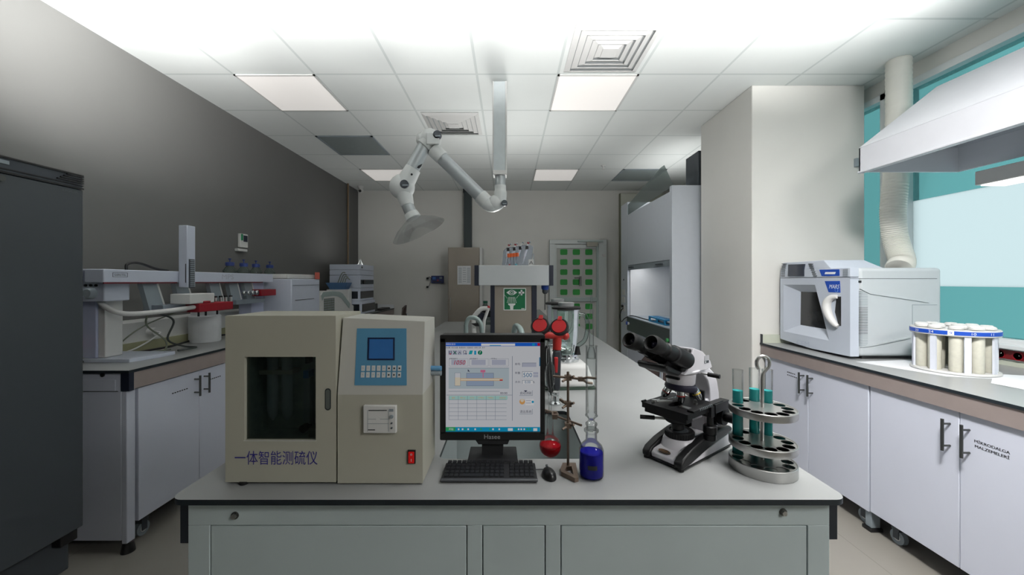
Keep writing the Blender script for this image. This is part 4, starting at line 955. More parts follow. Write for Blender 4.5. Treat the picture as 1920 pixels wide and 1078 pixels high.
# ------------------------------------------------------------------ canopy hood, duct and lamp at the window
CW = mat('canopy_white', (214, 216, 222), .4, var=.01)
CX, CYF, CZ = 2.16, 2.37, 2.05
t = thing('canopy_hood', 'large white sloped extraction canopy over the window counter', 'canopy hood', (2.5, 1.5, CZ))
q = W(t); yb = .5
q.box(CX, CX + .012, yb, CYF, CZ, CZ + .15, CW); q.box(CX, XR - .08, CYF - .012, CYF, CZ, CZ + .15, CW); q.box(CX, XR - .08, yb, yb + .012, CZ, CZ + .15, CW); q.box(XR - .09, XR - .08, yb, CYF, CZ, CZ + .15, CW)
q.box(CX - .006, CX + .03, yb, CYF + .004, CZ - .006, CZ + .006, CW); q.build('fascia', t, .002)
q = W(t); o = [(CX, yb, CZ + .15), (XR - .08, yb, CZ + .15), (XR - .08, CYF, CZ + .15), (CX, CYF, CZ + .15)]; i_ = [(CX + .47, yb + .3, CZ + .525), (XR - .08, yb + .3, CZ + .525), (XR - .08, CYF - .01, CZ + .525), (CX + .47, CYF - .01, CZ + .525)]
for k in range(4): q.quad(o[k], o[(k + 1) % 4], i_[(k + 1) % 4], i_[k], CW)
q.quad(*i_, CW); q.build('sloped_cowl', t)
q = W(t); q.box(CX + .48, XR - .09, .95, 1.65, CZ + .526, ZC, CW); q.build('rising_duct', t, .003)
t = thing('strip_lamp', 'white strip lamp with lit underside hung under the canopy by the window', 'lamp', (2.66, 1.6, 1.98))
q = W(t); q.box(2.645, 2.80, 1.0, 2.18, 1.922, 2.0, OFFW); q.build('housing', t, .004)
q = W(t); q.box(2.655, 2.79, 1.02, 2.16, 1.914, 1.922, glow('lamp_tube_glow', (255, 253, 250), 1.6)); q.build('diffuser', t)
q = W(t)
for r_ in range(3):
    for c_ in range(4): q.cyl((2.66 + c_ * .04, 2.1795, 1.94 + r_ * .02), (2.66 + c_ * .04, 2.1815, 1.94 + r_ * .02), .005, GREYP, 8)
q.build('end_holes', t)
for y in (1.2, 2.0):
    q = W(t); q.box(2.72, 2.73, y, y + .02, 2.0, CZ + .52, GREYP); q.build('hanger', t)
# flexible duct from the ceiling to the microwave digester
DM = mat('ivory_flexible_duct', (214, 214, 206), .5, var=.02)
dp = spl([(2.70, 2.66, ZC - .001), (2.70, 2.66, 2.5), (2.68, 2.66, 2.1), (2.66, 2.66, 1.85), (2.68, 2.66, 1.66), (2.66, 2.60, 1.52), (2.60, 2.56, 1.465)], 26)
rs = [.066 + (.004 if i % 2 else 0) for i in range(len(dp))]
solo('flexible_duct', 'ivory corrugated duct hanging from the ceiling to the microwave rear', 'duct', dp[-1], lambda m: m.tube(dp, rs, DM, 22))
solo('wall_socket', 'small grey socket box on the pillar edge beside the canopy', 'socket', at(1606, 305, 2.99), lambda m: m.fbox(PF(2.999), 1601, 1612, 298, 313, 0, .025, GREYP))

# ------------------------------------------------------------------ microwave digester
MX = 2.09
MWH = mat('blue_grey_white_casing', (188, 195, 206), .4, var=.01)
MWS = mat('pale_grey_casing', (188, 194, 197), .42, var=.01)
def fm(x, y, X=MX):
    Y = yX(x, X); return (-Y, zY(y, Y))
FM = Fr((MX, 0, 0), (0, -1, 0), (0, 0, 1), (-1, 0, 0))
y0m, y1m = yX(1594, MX), yX(1463, MX)
zt, zb = 1.462, .918
XB = 2.655
t = thing('microwave_digester', 'large pale microwave digestion oven with blue badges on the window counter', 'microwave', (2.37, (y0m + y1m) / 2, RZ))
q = W(t); q.box(MX + .055, XB, y0m, y1m, zb, zt, MWS); q.build('casing', t, .022, 4)
q = W(t); q.box(MX + .09, XB - .05, y0m + .02, y1m - .03, RZ + .0005, zb + .004, BLACK); q.build('base', t, .004)
q = W(t); q.box(MX + .001, MX + .0545, y0m, y1m, 1.405, zt + .001, MWH)
b0, b1 = yX(1553, MX) - .02, y1m
q.hexa([(MX + .002, b0, zt), (MX + .33, b0 - .02, zt), (MX + .33, b1, zt), (MX + .002, b1, zt)], [(MX + .012, b0 + .07, zt + .058), (MX + .26, b0 + .05, zt + .058), (MX + .26, b1 - .015, zt + .058), (MX + .012, b1 - .015, zt + .058)], MWH); q.build('control_head', t, .004, 3)
oz = [fm(1469, 533.5), fm(1528, 534), fm(1555, 638.6), fm(1469, 621)]
iz = [fm(1490.5, 547), fm(1534.6, 548), fm(1552, 619.5), fm(1489.7, 609)]
# door: front skin with a bevelled recess around the window; slightly bowed at the bottom
d_out = [(-y1m, 1.402), (-y0m, 1.402), (-y0m, zb), (-(y0m + .3), zb - .004), (-(y1m - .08), zb + .012), (-y1m, zb + .02)]
q = W(t)
bm_o = [FM.pt(u, v, 0) for u, v in d_out]; bm_i = [FM.pt(u, v, 0) for u, v in oz]; bm_w = [FM.pt(u, v, -.045) for u, v in iz]
def between(q, A, B, m):
    bm = bmesh.new(); es = []
    for L in (A, B):
        vv = [bm.verts.new((-p.y, p.z, 0)) for p in L]; es += [bm.edges.new((vv[i], vv[(i + 1) % len(vv)])) for i in range(len(vv))]
    bmesh.ops.triangle_fill(bm, use_beauty=True, edges=es, normal=(0, 0, 1)); bm.verts.index_update()
    q.add([(A[0].x, -v.co.x, v.co.y) for v in bm.verts], [tuple(v.index for v in f.verts) for f in bm.faces], m); bm.free()
between(q, bm_o, bm_i, MWH)
for k in range(4): q.quad(bm_i[k], bm_i[(k + 1) % 4], bm_w[(k + 1) % 4], bm_w[k], MWH)
n = len(bm_o)
for k in range(n): q.quad(bm_o[k], bm_o[(k + 1) % n], bm_o[(k + 1) % n] + Vector((.054, 0, 0)), bm_o[k] + Vector((.054, 0, 0)), MWH)
dr = q.build('door', t)
q = W(t); q.fpoly(FM, iz, -.052, -.044, mat('dark_oven_window', (38, 40, 42), .12, var=.05)); q.build('window', dr)
q = W(t); q.text('CEM', FM, *fm(1505.5, 643.5), .034, mat('embossed_grey', (176, 184, 198), .45), .0015, sx=1.25); q.build('lettering', dr)
hc = [(1571, 556), (1562, 558), (1556, 566), (1555, 577), (1559, 592), (1567, 606), (1573, 612)]
HP = [FM.pt(*fm(x, y), .006 + .012 * math.sin(PI * k / 6)) for k, (x, y) in enumerate(hc)]
q = W(t); q.tube(spl(HP, 5), [.012 + .013 * math.sin(PI * min(1, k / 30)) for k in range(31)], OFFW, 14); q.build('handle', dr)
q = W(t); q.fpoly(FM, [fm(1569, 556), fm(1577, 556), fm(1577, 611), fm(1573, 611), fm(1566, 585)], -.002, .002, BLACK); q.build('handle_recess', dr)
q = W(t); q.fpoly(FM, [fm(1546.7, 527), fm(1575, 526.7), fm(1576, 548.6), fm(1554, 547.7)], 0, .0015, BLUE); q.text('MARS', FM, *fm(1564, 537.2), .026, INKW, .002, sx=.82, shear=.25)
u_, v_ = fm(1569, 544); q.prism([FM.pt(u_ + .012 * math.cos(a) , v_ + .014 * math.sin(a), .002) for a in [2 * PI * k / 20 for k in range(20)]], (-.0005, 0, 0), mat('sky_blue_ink', (120, 160, 220), .5)); q.prism([FM.pt(u_ + .009 * math.cos(a) , v_ + .011 * math.sin(a), .0028) for a in [2 * PI * k / 20 for k in range(20)]], (-.0005, 0, 0), BLUE); q.build('blue_badge', dr)
q = W(t); q.fpoly(FM, [fm(1536.5, 505.6), fm(1573.6, 505), fm(1574, 517), fm(1541, 517.7)], -.001, .0015, BLUE); q.fpoly(FM, [fm(1546.5, 514), fm(1548, 510), fm(1567.5, 510), fm(1566, 514)], .0015, .002, INKW); q.build('top_badge', t)
q = W(t)
for k in range(7): u_, v_ = fm(1585, 505.5 + k * 2.0); q.fbox(FM, u_ - .018, u_ + .018, v_ - .0015, v_ + .0015, -.001, .001, GREYP)
q.build('front_vent', t)
FS = Fr((MX + .0105, 0, 0), (0, -1, 0), (0, 0, 1), (-1, 0, 0))
q = W(t); A, B, C_, D = fm(1478.6, 496), fm(1508, 495), fm(1508, 517.7), fm(1478, 518)
q.hexa([FM.pt(*A, -.014), FM.pt(*B, -.014), FM.pt(*C_, -.003), FM.pt(*D, -.003)], [FM.pt(*A, .003), FM.pt(*B, .003), FM.pt(*C_, .004), FM.pt(*D, .004)], mat('dark_screen', (48, 54, 66), .2)); q.build('screen', t)
for s_, xs_ in ((0, (1466, 1471)), (1, (1516, 1523))):
    q = W(t)
    for k in range(7):
        xa = xs_[0] + (1.5 * k if s_ else -.2 * k); a = fm(xa, 495 + k * 3.7); b = fm(xa + 6.5, 495 + k * 3.7); q.hexa([FM.pt(a[0], a[1] - .003, -.014), FM.pt(b[0], b[1] - .003, -.014), FM.pt(b[0], b[1] + .003, -.014), FM.pt(a[0], a[1] + .003, -.014)], [FM.pt(a[0], a[1] - .003, .002), FM.pt(b[0], b[1] - .003, .002), FM.pt(b[0], b[1] + .003, .002), FM.pt(a[0], a[1] + .003, .002)], SEAM)
    q.build('louvre_slots', t)
FSd = PF(y0m - .0002)
q = W(t); q.fbox(FSd, 1594, 1757, 522, 522.8, -.002, .0004, SEAM); q.fbox(FSd, 1609.5, 1615, 526, 530, 0, .001, BLACK)
for k in range(34): q.fbox(FSd, 1610, 1627, 546 + k * 3.05, 547.0 + k * 3.05, -.001, .0006, GREYP if k < 10 or k > 26 else SEAM)
q.build('side_vents', t)
q = W(t); q.fpoly(FSd, [(1611, 541), (1740, 566), (1740, 567.5), (1630, 551)], 0, .006, MWS); q.fpoly(FSd, [(1611, 650), (1705, 631), (1705, 634), (1625, 650.5)], 0, .006, MWS); q.fbox(FSd, 1710, 1711, 571, 610, 0, .0015, GREYP); q.fbox(FSd, 1710, 1757, 571, 572, 0, .0015, GREYP); q.build('side_ribs', t, .001)
q = W(t); q.hexa([(2.50, 2.42, zt - .002), (XB - .03, 2.42, zt - .002), (XB - .03, 2.70, zt - .002), (2.50, 2.70, zt - .002)], [(2.53, 2.45, zt + .0), (XB - .06, 2.45, zt), (XB - .06, 2.67, zt), (2.53, 2.67, zt)], MWS); q.build('duct_seat', t)

# ------------------------------------------------------------------ vessel carousel on paper
cc = Vector((2.385, 2.06, RZ + .003)); cr = .158
base_a0 = math.atan2(-cc.y, -cc.x)
VC = mat('cream_vessel_sleeve', (206, 204, 190), .6, var=.05, scale=60)
RINGB = mat('royal_blue_band', (24, 74, 178), .45, var=.03)
for i, (a, pts) in enumerate([('white paper sheet under the left side of the vessel carousel', [(2.06, 2.28), (2.20, 1.93), (2.46, 1.86), (2.56, 2.2), (2.4, 2.33)]), ('white paper sheet spread on the counter right of the vessel carousel', [(2.26, 1.80), (2.30, 1.45), (2.72, 1.45), (2.74, 1.9), (2.5, 1.98)])]):
    z = RZ + .0006 + .0008 * i
    solo('paper_sheet', a, 'paper', (pts[0][0], pts[0][1], z), lambda m: m.prism([(x, y, z) for x, y in pts], (0, 0, .0007), PAPER), 'paper on the window counter')
t = thing('vessel_carousel', 'round white carousel with numbered blue rim band standing on paper', 'carousel', cc)
q = W(t); q.lathe(cc, [(.05, 0), (cr + .004, 0), (cr + .006, .004), (cr + .004, .012), (.05, .012), (.05, 0)], OFFW, 48); q.build('base_disc', t)
zt_ = .196
vpos = [(rr, base_a0 + R(off + k * 360 / cnt)) for rr, cnt, off in ((.122, 10, 4), (.068, 5, 20)) for k in range(cnt)]
q = W(t); q.plate(circ(cc.x, cc.y, cr + .003, 56), [circ(cc.x + rr * math.cos(a), cc.y + rr * math.sin(a), .0195, 18) for rr, a in vpos], cc.z + zt_ + .004, cc.z + zt_ + .030, OFFW)
q.lathe(cc, [(cr - .002, zt_), (cr + .004, zt_), (cr + .005, zt_ + .003), (cr + .005, zt_ + .029), (cr + .003, zt_ + .032), (cr - .002, zt_ + .032), (cr - .002, zt_)], OFFW, 56); rg = q.build('top_disc', t)
q = W(t); q.lathe(cc, [(cr + .0055, zt_ + .006), (cr + .0062, zt_ + .0065), (cr + .0062, zt_ + .0255), (cr + .0055, zt_ + .026)], RINGB, 72); bd = q.build('blue_band', rg)
q = W(t)
base_a = math.atan2(-cc.y, -cc.x)
def rim_text(s_, ang, h, m_, back=None):
    nrm = Vector((math.cos(ang), math.sin(ang), 0)); rt = Vector((-math.sin(ang), math.cos(ang), 0))
    Fq = Fr(cc + nrm * (cr + .0062) + Vector((0, 0, zt_ + .016)), rt, (0, 0, 1), nrm)
    if back: q.fbox(Fq, -.011, .011, -.0105, .0105, -.002, .0006, back)
    q.text(s_, Fq, 0, 0, h, m_, .0011, sx=1.25)
for s_, da in (('22', -78), ('23', -52), ('24', -28), ('10', 24), ('11', 50), ('12', 78)): rim_text(s_, base_a + R(da), .012, INKW)
rim_text('9', base_a - R(3), .012, RINGB, INKW); q.build('numbers', rg)
for k in range(8):
    a = base_a + R(-90 + k * 360 / 8 + 18); n_ = Vector((math.cos(a), math.sin(a), 0)); tt = Vector((-math.sin(a), math.cos(a), 0)); p = cc + n_ * (cr - .006)
    q = W(t); q.prism([p + n_ * .004 + tt * .012 + Vector((0, 0, .012)), p + n_ * .004 - tt * .012 + Vector((0, 0, .012)), p - n_ * .004 - tt * .012 + Vector((0, 0, .012)), p - n_ * .004 + tt * .012 + Vector((0, 0, .012))], (0, 0, zt_ - .012), mat('white_post', (210, 214, 224), .45)); q.build('post', t)
vl = ['front', 'left front', 'right front', 'far left', 'far right', 'rear']
v0 = None; nv = 0
for ring_r, cnt, off in ((.122, 10, 4), (.068, 5, 20)):
    for k in range(cnt):
        a = base_a + R(off + k * 360 / cnt); c = cc + Vector((math.cos(a) * ring_r, math.sin(a) * ring_r, .0125))
        deg = (off + k * 360 / cnt + 180) % 360 - 180
        ringname = 'outer ring' if cnt == 10 else 'inner ring'
        side = 'facing the camera' if abs(deg) < 10 else ('to the %s, %s from the front' % ('right' if deg > 0 else 'left', ['', 'first', 'second', 'third', 'fourth', 'fifth'][min(5, int(round(abs(deg) / (360 / cnt))) or 1)]))
        lb = 'cream digestion vessel in the carousel ' + ringname + ' ' + side
        if v0 is None:
            v0 = thing('digestion_vessel', lb, 'vessel', c, group='vessels in the carousel')
            q = M(); q.lathe((0, 0, 0), [(.024, 0), (.026, .003), (.026, .182), (.024, .183)], VC, 24); q.build('sleeve', v0)
            q = M(); q.lathe((0, 0, .2160), [(.024, 0), (.027, .002), (.027, .012), (.020, .018), (.001, .019)], OFFW, 24); q.build('cap', v0)
            q = M(); q.cyl((0, 0, .183), (0, 0, .2165), .018, OFFW, 18); q.build('neck', v0)
        else: dup(v0, c, label=lb)
# ------------------------------------------------------------------ sulphur analyser
AYF = 0.905
F = PF(AYF)
CRM2 = mat('cream_white_panel', (188, 187, 180), .5, var=.012, scale=8)
t = thing('sulphur_analyser', 'cream two-section sulphur analyser with blue keypad, front left on the island', 'analyser', (F.pt(610, 900).x, AYF + .07, ZB))
DEP = -.15                                              # depth behind the front plane
# left section: shell with a glazed opening and a niche behind it
q = W(t)
L0, L1, T0, B0 = 422.5, 629.5, 592, 904
w0, w1, v0_, v1_ = 458, 592, 669, 826
for a in ((L0, w0, T0, B0), (w1, L1, T0, B0), (w0, w1, T0, v0_), (w0, w1, v1_, B0)): q.fbox(F, a[0], a[1], a[2], a[3], -.018, 0, CREAM)
q.fbox(F, L0 + .5, L1 - .5, T0 + .5, T0 + 5, DEP, -.018, CREAM); q.fbox(F, L0 + .5, L1 - .5, B0 - 5, B0 - .5, DEP, -.018, CREAM); q.fbox(F, L0 + .5, L0 + 5, T0 + 5, B0 - 5, DEP, -.018, CREAM); q.fbox(F, L1 - 5, L1 - .5, T0 + 5, B0 - 5, DEP, -.018, CREAM); q.fbox(F, L0 + .5, L1 - .5, T0 + .5, B0 - .5, DEP - .004, DEP, CREAM)
lb = q.build('left_cabinet', t)
q = W(t); NI = mat('dark_green_niche', (160, 172, 168), .5, var=.2, scale=30); q.fbox(F, w0 - 6, w1 + 6, v0_ - 6, v1_ + 6, -.105, -.10, NI)
for a in ((w0 - 8, w0 - 6, v0_ - 8, v1_ + 8), (w1 + 6, w1 + 8, v0_ - 8, v1_ + 8), (w0 - 6, w1 + 6, v0_ - 8, v0_ - 6), (w0 - 6, w1 + 6, v1_ + 6, v1_ + 8)): q.fbox(F, *a, -.105, -.0185, NI)
q.build('niche', lb)
NG = glass('niche_glass_tube', (214, 222, 226), 1.2, .3, diffuse=.5, dcol=(214, 222, 230))
for x in (482, 511):
    q = W(t); a = F.pt(x, 672, -.06); b = F.pt(x, 805, -.06); q.lathe(b, [(.002, 0), (.010, .012), (.0125, .03), (.0125, (a - b).length - .02), (.014, (a - b).length)], NG, 18); q.cyl(F.pt(x, 668, -.06), F.pt(x, 678, -.06), .016, mat('ivory_stopper', (150, 148, 136), .5), 18); q.build('absorption_tube', lb)
q = W(t); q.fbox(F, 463, 528, 703, 711, -.085, -.045, mat('ivory_stopper', (150, 148, 136), .5)); q.build('tube_clamp_bar', lb)
q = W(t); q.fbox(F, 547, 560, 718, 810, -.07, -.05, NG); q.fbox(F, 548, 559, 704, 719, -.072, -.048, mat('bright_blue_block', (40, 120, 190), .4)); q.fbox(F, 551, 558, 674, 690, -.07, -.05, INK); q.cyl(F.pt(553, 815, -.06), F.pt(553, 815, -.035), .010, BLACK, 16); q.fbox(F, 547, 560, 806, 820, -.075, -.055, GREYP); q.build('flow_meter', lb)
q = W(t); q.fbox(F, 564, 596, 814, 832, -.09, -.035, mat('ivory_stopper', (150, 148, 136))); q.cyl(F.pt(582, 813, -.06), F.pt(582, 810, -.06), .016, OFFW, 20); q.build('pump_block', lb)
q = W(t); q.fbox(F, w0 - 1, w1 + 1, v0_ - 1, v1_ + 1, -.012, -.009, glass('smoked_window', (206, 214, 212), .8, .1)); q.build('window_glass', lb)
q = W(t); q.fbox(F, w0 - 1.2, w1 + 1.2, v1_ - .2, v1_ + .8, 0, .0006, OFFW); q.build('window_trim', lb)
q = W(t); q.fpoly(F, rrect(609.5, 620.5, 728, 769, 5.4, 6), -.001, .0008, EDGE); q.fpoly(F, rrect(611, 619, 730, 767, 4, 6), .0008, .0012, mat('recess_grey', (92, 98, 94), .6)); q.build('pull_recess', lb)
q = W(t); q.text('一体智能测硫仪', F, 518, 858, 26, INKB, .0006, sx=.80, flip=-1); q.build('lettering', lb)
# right section: vertical lower front and leaning control fascia
q = W(t)
Rl, Rr, RT, RM, RB = 633, 792.5, 601, 740, 906
TB = -.028
q.fbox(F, Rl, Rr, RM, RB, DEP, 0, CREAM)
pro = [F.pt(Rl, RM, 0), F.pt(Rr, RM, 0), F.pt(Rr - 1, RT + 4, TB), F.pt(Rl + 1, RT - 3, TB)]
bk = [F.pt(Rl, RM, DEP), F.pt(Rr, RM, DEP), F.pt(Rr - 1, RT + 4, DEP), F.pt(Rl + 1, RT - 3, DEP)]
q.hexa(pro, bk, CRM2); rb = q.build('right_cabinet', t)
def on(x, y, d=0):
    """point on the leaning fascia, by photo pixel"""
    f = (RM - y) / (RM - RT); return F.pt(x, y, TB * f + d)
def slab(q, pts, d0, d1, m): q.prism([on(x, y, d0) for x, y in pts], (0, -(d1 - d0), 0), m)
q = W(t); slab(q, [(662, 618), (757, 618), (762, 723), (664, 723)], 0, .0012, PANELBLUE); kp = q.build('keypad_panel', t)
q = W(t); slab(q, [(684, 635), (735.5, 635), (737.5, 677), (685.5, 677)], .0012, .0022, mat('navy_bezel', (20, 36, 70), .4)); slab(q, [(687.5, 638), (732.5, 638), (734, 674), (688.5, 674)], .0022, .0026, mat('blue_lcd', (46, 100, 160), .25, emit=.06)); q.build('lcd', kp)
KW = mat('white_key', (204, 206, 204), .5, var=.01)
for r_ in range(2):
    for k in range(8):
        x = 675 + k * 9.85; y = 687 + r_ * 12
        q = W(t); slab(q, [(x, y), (x + 6.6, y), (x + 6.7, y + 9.6), (x + .1, y + 9.6)], .0012, .0022, KW)
        sym = '01234' if r_ == 0 else '56789'
        if k < 5:
            p = on(x + 3.3, y + 4.8, .0024); q.text(sym[k], Fr(p, F.r, F.u, F.n), 0, 0, 3.6, GREYP, 0, flip=-1)
        else: slab(q, circ(x + 3.3, y + 4.8, 1.7, 10), .0022, .0025, INK)
        q.build('key', kp)
q = W(t); q.fbox(F, 683.5, 745, 758, 809.5, 0, .010, OFFW); pr = q.build('printer_module', t, .002)
q = W(t); q.fbox(F, 694, 728, 766, 767.5, .010, .0106, INK); q.fbox(F, 692, 731, 782.5, 783.2, .010, .0104, GREYP); q.fbox(F, 692, 731, 791, 791.7, .010, .0104, GREYP); q.fbox(F, 730.5, 731.2, 766, 806, .010, .0104, GREYP); q.fbox(F, 692, 692.6, 766, 806, .010, .0104, GREYP); q.fbox(F, 693, 706, 802, 803.6, .010, .0104, INK); q.fpoly(F, circ(711.5, 783, 4, 16), .010, .0106, OFFW)
for v in (764, ): q.fbox(F, 732, 740, v, v + 5, .010, .0104, GREYP)
q.build('printer_detail', pr)
for v, r_ in ((778, 3.4), (790, 1.6), (799, 1.6)):
    q = W(t); q.cyl(F.pt(737, v, .010), F.pt(737, v, .0135), r_ * AYF / FPX, GREYP if r_ > 2 else DGREY, 16); q.build('printer_button', pr)
q = W(t); q.fbox(F, 765, 779.5, 843, 868, 0, .004, BLACK); q.fbox(F, 767, 777.5, 845.5, 866, .004, .0065, mat('red_rocker', (214, 24, 22), .35, emit=.10)); q.fbox(F, 771.8, 772.8, 858, 863, .0065, .0068, INKW); q.fpoly(F, circ(772.3, 850, 1.9, 12), .0065, .0067, INKW); q.fpoly(F, circ(772.3, 850, 1.1, 12), .0067, .0069, RED); q.build('rocker_switch', t)
for x, d in ((456, .012), (610, -.12)):
    q = W(t); p = F.pt(x, 904, d - .015); q.lathe((p.x, p.y, ZB), [(.008, .0005), (.0095, .002), (.0095, p.z - ZB + .001)], RUBBER, 18); q.build('rubber_foot', t)
for x in (652, 766):
    q = W(t); p0 = F.pt(x - 9, 906, -.01); p1 = F.pt(x + 9, 906, -.03); q.box(p0.x, p1.x, p0.y, p1.y, ZB + .0005, p0.z + .001, CREAM); q.build('plastic_foot', t)
q = W(t)
for z_, mm in ((708, mat('sky_blue_hose', (96, 150, 190), .4)), (718, GREYP)):
    a = F.pt(790, z_, -.10); q.cyl(a, a + Vector((.030, -.004, 0)), .0065, mm, 12)
q.build('hose_stub', t)

# ------------------------------------------------------------------ monitor, keyboard, mouse
MY = 1.015
F = PF(MY)
BEZ = mat('black_bezel', (18, 18, 19), .32, var=.06)
t = thing('computer_monitor', 'black square monitor showing analysis software, standing on the island', 'monitor', (F.pt(923, 870).x, MY, ZB))
q = W(t)
q.fpoly(F, rrect(825.5, 1021.5, 627.5, 824, 5, 5), -.034, 0, BEZ)
q.prism([F.pt(x, y, -.034) for x, y in rrect(850, 998, 650, 800, 8, 5)], (0, .02, 0), BEZ); hs = q.build('housing', t)
q = W(t)
for a in ((825.5, 836, 634, 812), (1012.8, 1021.5, 634, 812), (825.5, 1021.5, 627.5, 641), (825.5, 1021.5, 809, 824)): q.fpoly(F, rrect(*a, 2.5, 4), -.002, .005, BEZ)
q.build('bezel', t, .0006)
UI = lambda n, c: glow('screen_' + n, c, .42)
u_bg, u_blue, u_tsk, u_grn = UI('paper', (232, 234, 240)), UI('titlebar', (40, 110, 225)), UI('taskbar', (30, 168, 216)), UI('start', (60, 180, 110))
u_grey, u_line, u_ink, u_red, u_pane, u_box = UI('field', (196, 200, 218)), UI('rule', (140, 152, 168)), UI('ink', (60, 62, 90)), UI('red', (206, 30, 64)), UI('diagram', (200, 214, 222)), UI('furnace', (170, 188, 214))
u_cream, u_head, u_num, u_teal, u_pink, u_or, u_white = UI('cream', (244, 232, 210)), UI('table_head', (186, 230, 224)), UI('number', (36, 120, 170)), UI('teal', (40, 180, 190)), UI('pink', (232, 130, 170)), UI('orange', (240, 180, 110)), UI('white', (250, 250, 252))
u_gdk = UI('dark_green', (10, 130, 90))
sx = lambda x: 830 + x * 190 / 1078.0
sy = lambda y: 630 + y * 190 / 1078.0
q = W(t)
def sb(x0, x1, y0, y1, lv, m): q.fbox(F, sx(x0), sx(x1), sy(y0), sy(y1), lv * .0001, lv * .0001 + .0001, m)
def st(s_, x, y, h, m, lv=4, al='C', sxx=1.0, sh=0): q.text(s_, F, sx(x), sy(y), h * 190 / 1078, m, lv * .0001 + .0001, al, sxx, sh * 1.0, flip=-1)
sb(26, 1040, 68, 1022, 0, u_bg)
sb(26, 1040, 70, 108, 1, u_blue); sb(410, 770, 80, 104, 2, u_white); sb(500, 620, 96, 103, 3, u_tsk); sb(1008, 1036, 74, 104, 2, u_red); sb(952, 980, 78, 102, 2, u_tsk)
st('测硫仪显示', 84, 87, 20, u_white, 2)
st('系统设置  修正设置  数据查询  仪器调试  说明工具  关于', 232, 123, 18, u_ink, 2, sxx=.92)
for k, x in enumerate((82, 130, 180, 236)):
    sb(x - 22, x + 22, 152, 200, 1, u_grey)
    if k == 0: sb(x - 14, x - 8, 158, 190, 2, u_ink); sb(x + 6, x + 12, 158, 190, 2, u_ink); sb(x - 8, x + 8, 186, 196, 2, u_red)
    if k == 1:
        for sg in (-1, 1): q.fpoly(F, [(sx(x - 18 * sg), sy(160)), (sx(x - 12 * sg), sy(156)), (sx(x + 18 * sg), sy(190)), (sx(x + 12 * sg), sy(196))], .0002, .0003, u_ink if sg < 0 else u_gdk)
    if k == 2: q.fpoly(F, [(sx(x - 16), sy(190)), (sx(x), sy(166)), (sx(x + 16), sy(186)), (sx(x + 16), sy(192)), (sx(x), sy(174)), (sx(x - 14), sy(195))], .0002, .0003, u_ink)
    if k == 3: q.fpoly(F, circ(sx(x - 2), sy(170), 2.6, 14), .0002, .0003, u_ink); q.fpoly(F, circ(sx(x - 2), sy(170), 1.8, 14), .0003, .0004, u_white); sb(x + 6, x + 22, 184, 192, 2, u_ink)
q.fpoly(F, [(sx(276), sy(194)), (sx(288), sy(154)), (sx(322), sy(154)), (sx(310), sy(194))], .0002, .0003, u_teal); sb(336, 356, 156, 198, 2, u_tsk); q.fpoly(F, circ(sx(398), sy(176), 4.2, 20), .0002, .0003, u_gdk); st('?', 398, 176, 34, u_white, 3)
for k, (x0, lab) in enumerate(((70, '炉膛温度℃'), (285, '设定温度℃'), (500, '试样量mg'))):
    for a in ((x0, x0 + 200, 240, 242), (x0, x0 + 200, 318, 320), (x0, x0 + 2, 240, 320), (x0 + 200, x0 + 202, 240, 320)): sb(*a, 1, u_line)
    st(lab, x0 + 45, 240, 16, u_ink, 3); sb(x0 + 22, x0 + 172, 252, 308, 1, u_grey)
st('1050', 178, 281, 46, u_red, 3, sh=.25)
sb(64, 706, 338, 342, 1, u_line); sb(64, 706, 342, 560, 1, u_pane); sb(128, 190, 392, 440, 2, u_bg); sb(128, 190, 440, 530, 2, u_cream)
for a in ((128, 190, 390, 393), (128, 131, 392, 530), (188, 191, 392, 530), (128, 190, 528, 531)): sb(*a, 3, u_line)
sb(252, 544, 392, 532, 2, u_line); sb(256, 540, 396, 528, 3, u_box); sb(190, 640, 450, 476, 4, u_or); sb(192, 638, 454, 472, 5, u_cream); sb(606, 638, 462, 474, 6, u_red); sb(402, 454, 360, 386, 4, u_pink); sb(427, 435, 386, 440, 5, u_pink)
q.fpoly(F, [(sx(268), sy(352)), (sx(268), sy(380)), (sx(276), sy(374)), (sx(286), sy(386)), (sx(284), sy(370))], .0005, .0006, u_ink)
sb(64, 606, 586, 590, 1, u_line); st('00:00', 650, 607, 22, u_ink, 2, sxx=1.1); sb(40, 740, 626, 630, 1, u_line); sb(738, 743, 214, 900, 1, u_line)
sb(66, 690, 636, 676, 1, u_head)
for k, s_ in enumerate(('编号', '样重(mg)', '水分(%)', '空干基(%)', '干燥基(%)', '试验时间')): st(s_, (114, 212, 312, 410, 510, 636)[k], 657, 20, u_or, 3, sxx=.8)
for k in range(6): sb(66, 680, 676 + k * 42.5, 679 + k * 42.5, 2, u_line)
for x in (66, 164, 262, 361, 461, 558): sb(x, x + 3, 636, 890, 2, u_line)
for k, (s_, y) in enumerate((('样号:', 298), ('样重:', 392), ('水分:', 487))): st(s_, 800, y, 26, u_ink, 2)
sb(846, 996, 284, 328, 1, u_line); sb(850, 996, 288, 328, 2, u_grey); sb(846, 956, 376, 440, 1, u_line); sb(850, 956, 380, 440, 2, u_white); st('500', 904, 414, 46, u_num, 3); sb(964, 1016, 384, 408, 1, u_grey); sb(964, 1016, 414, 438, 1, u_grey)
sb(846, 960, 470, 508, 1, u_line); sb(850, 960, 474, 508, 2, u_white); st('0.00', 904, 490, 26, u_num, 3); st('%', 968, 490, 22, u_ink, 3)
for y, s_ in ((608, '启动测硫'), (805, '退出系统')): sb(816, 956, y - 30, y + 26, 1, u_line); sb(816, 952, y - 30, y + 22, 2, u_bg); st(s_, 884, y - 2, 32, u_ink, 4, sxx=.9)
q.fpoly(F, [(sx(862), sy(578)), (sx(902), sy(578)), (sx(882), sy(596))], .0005, .0006, u_ink)
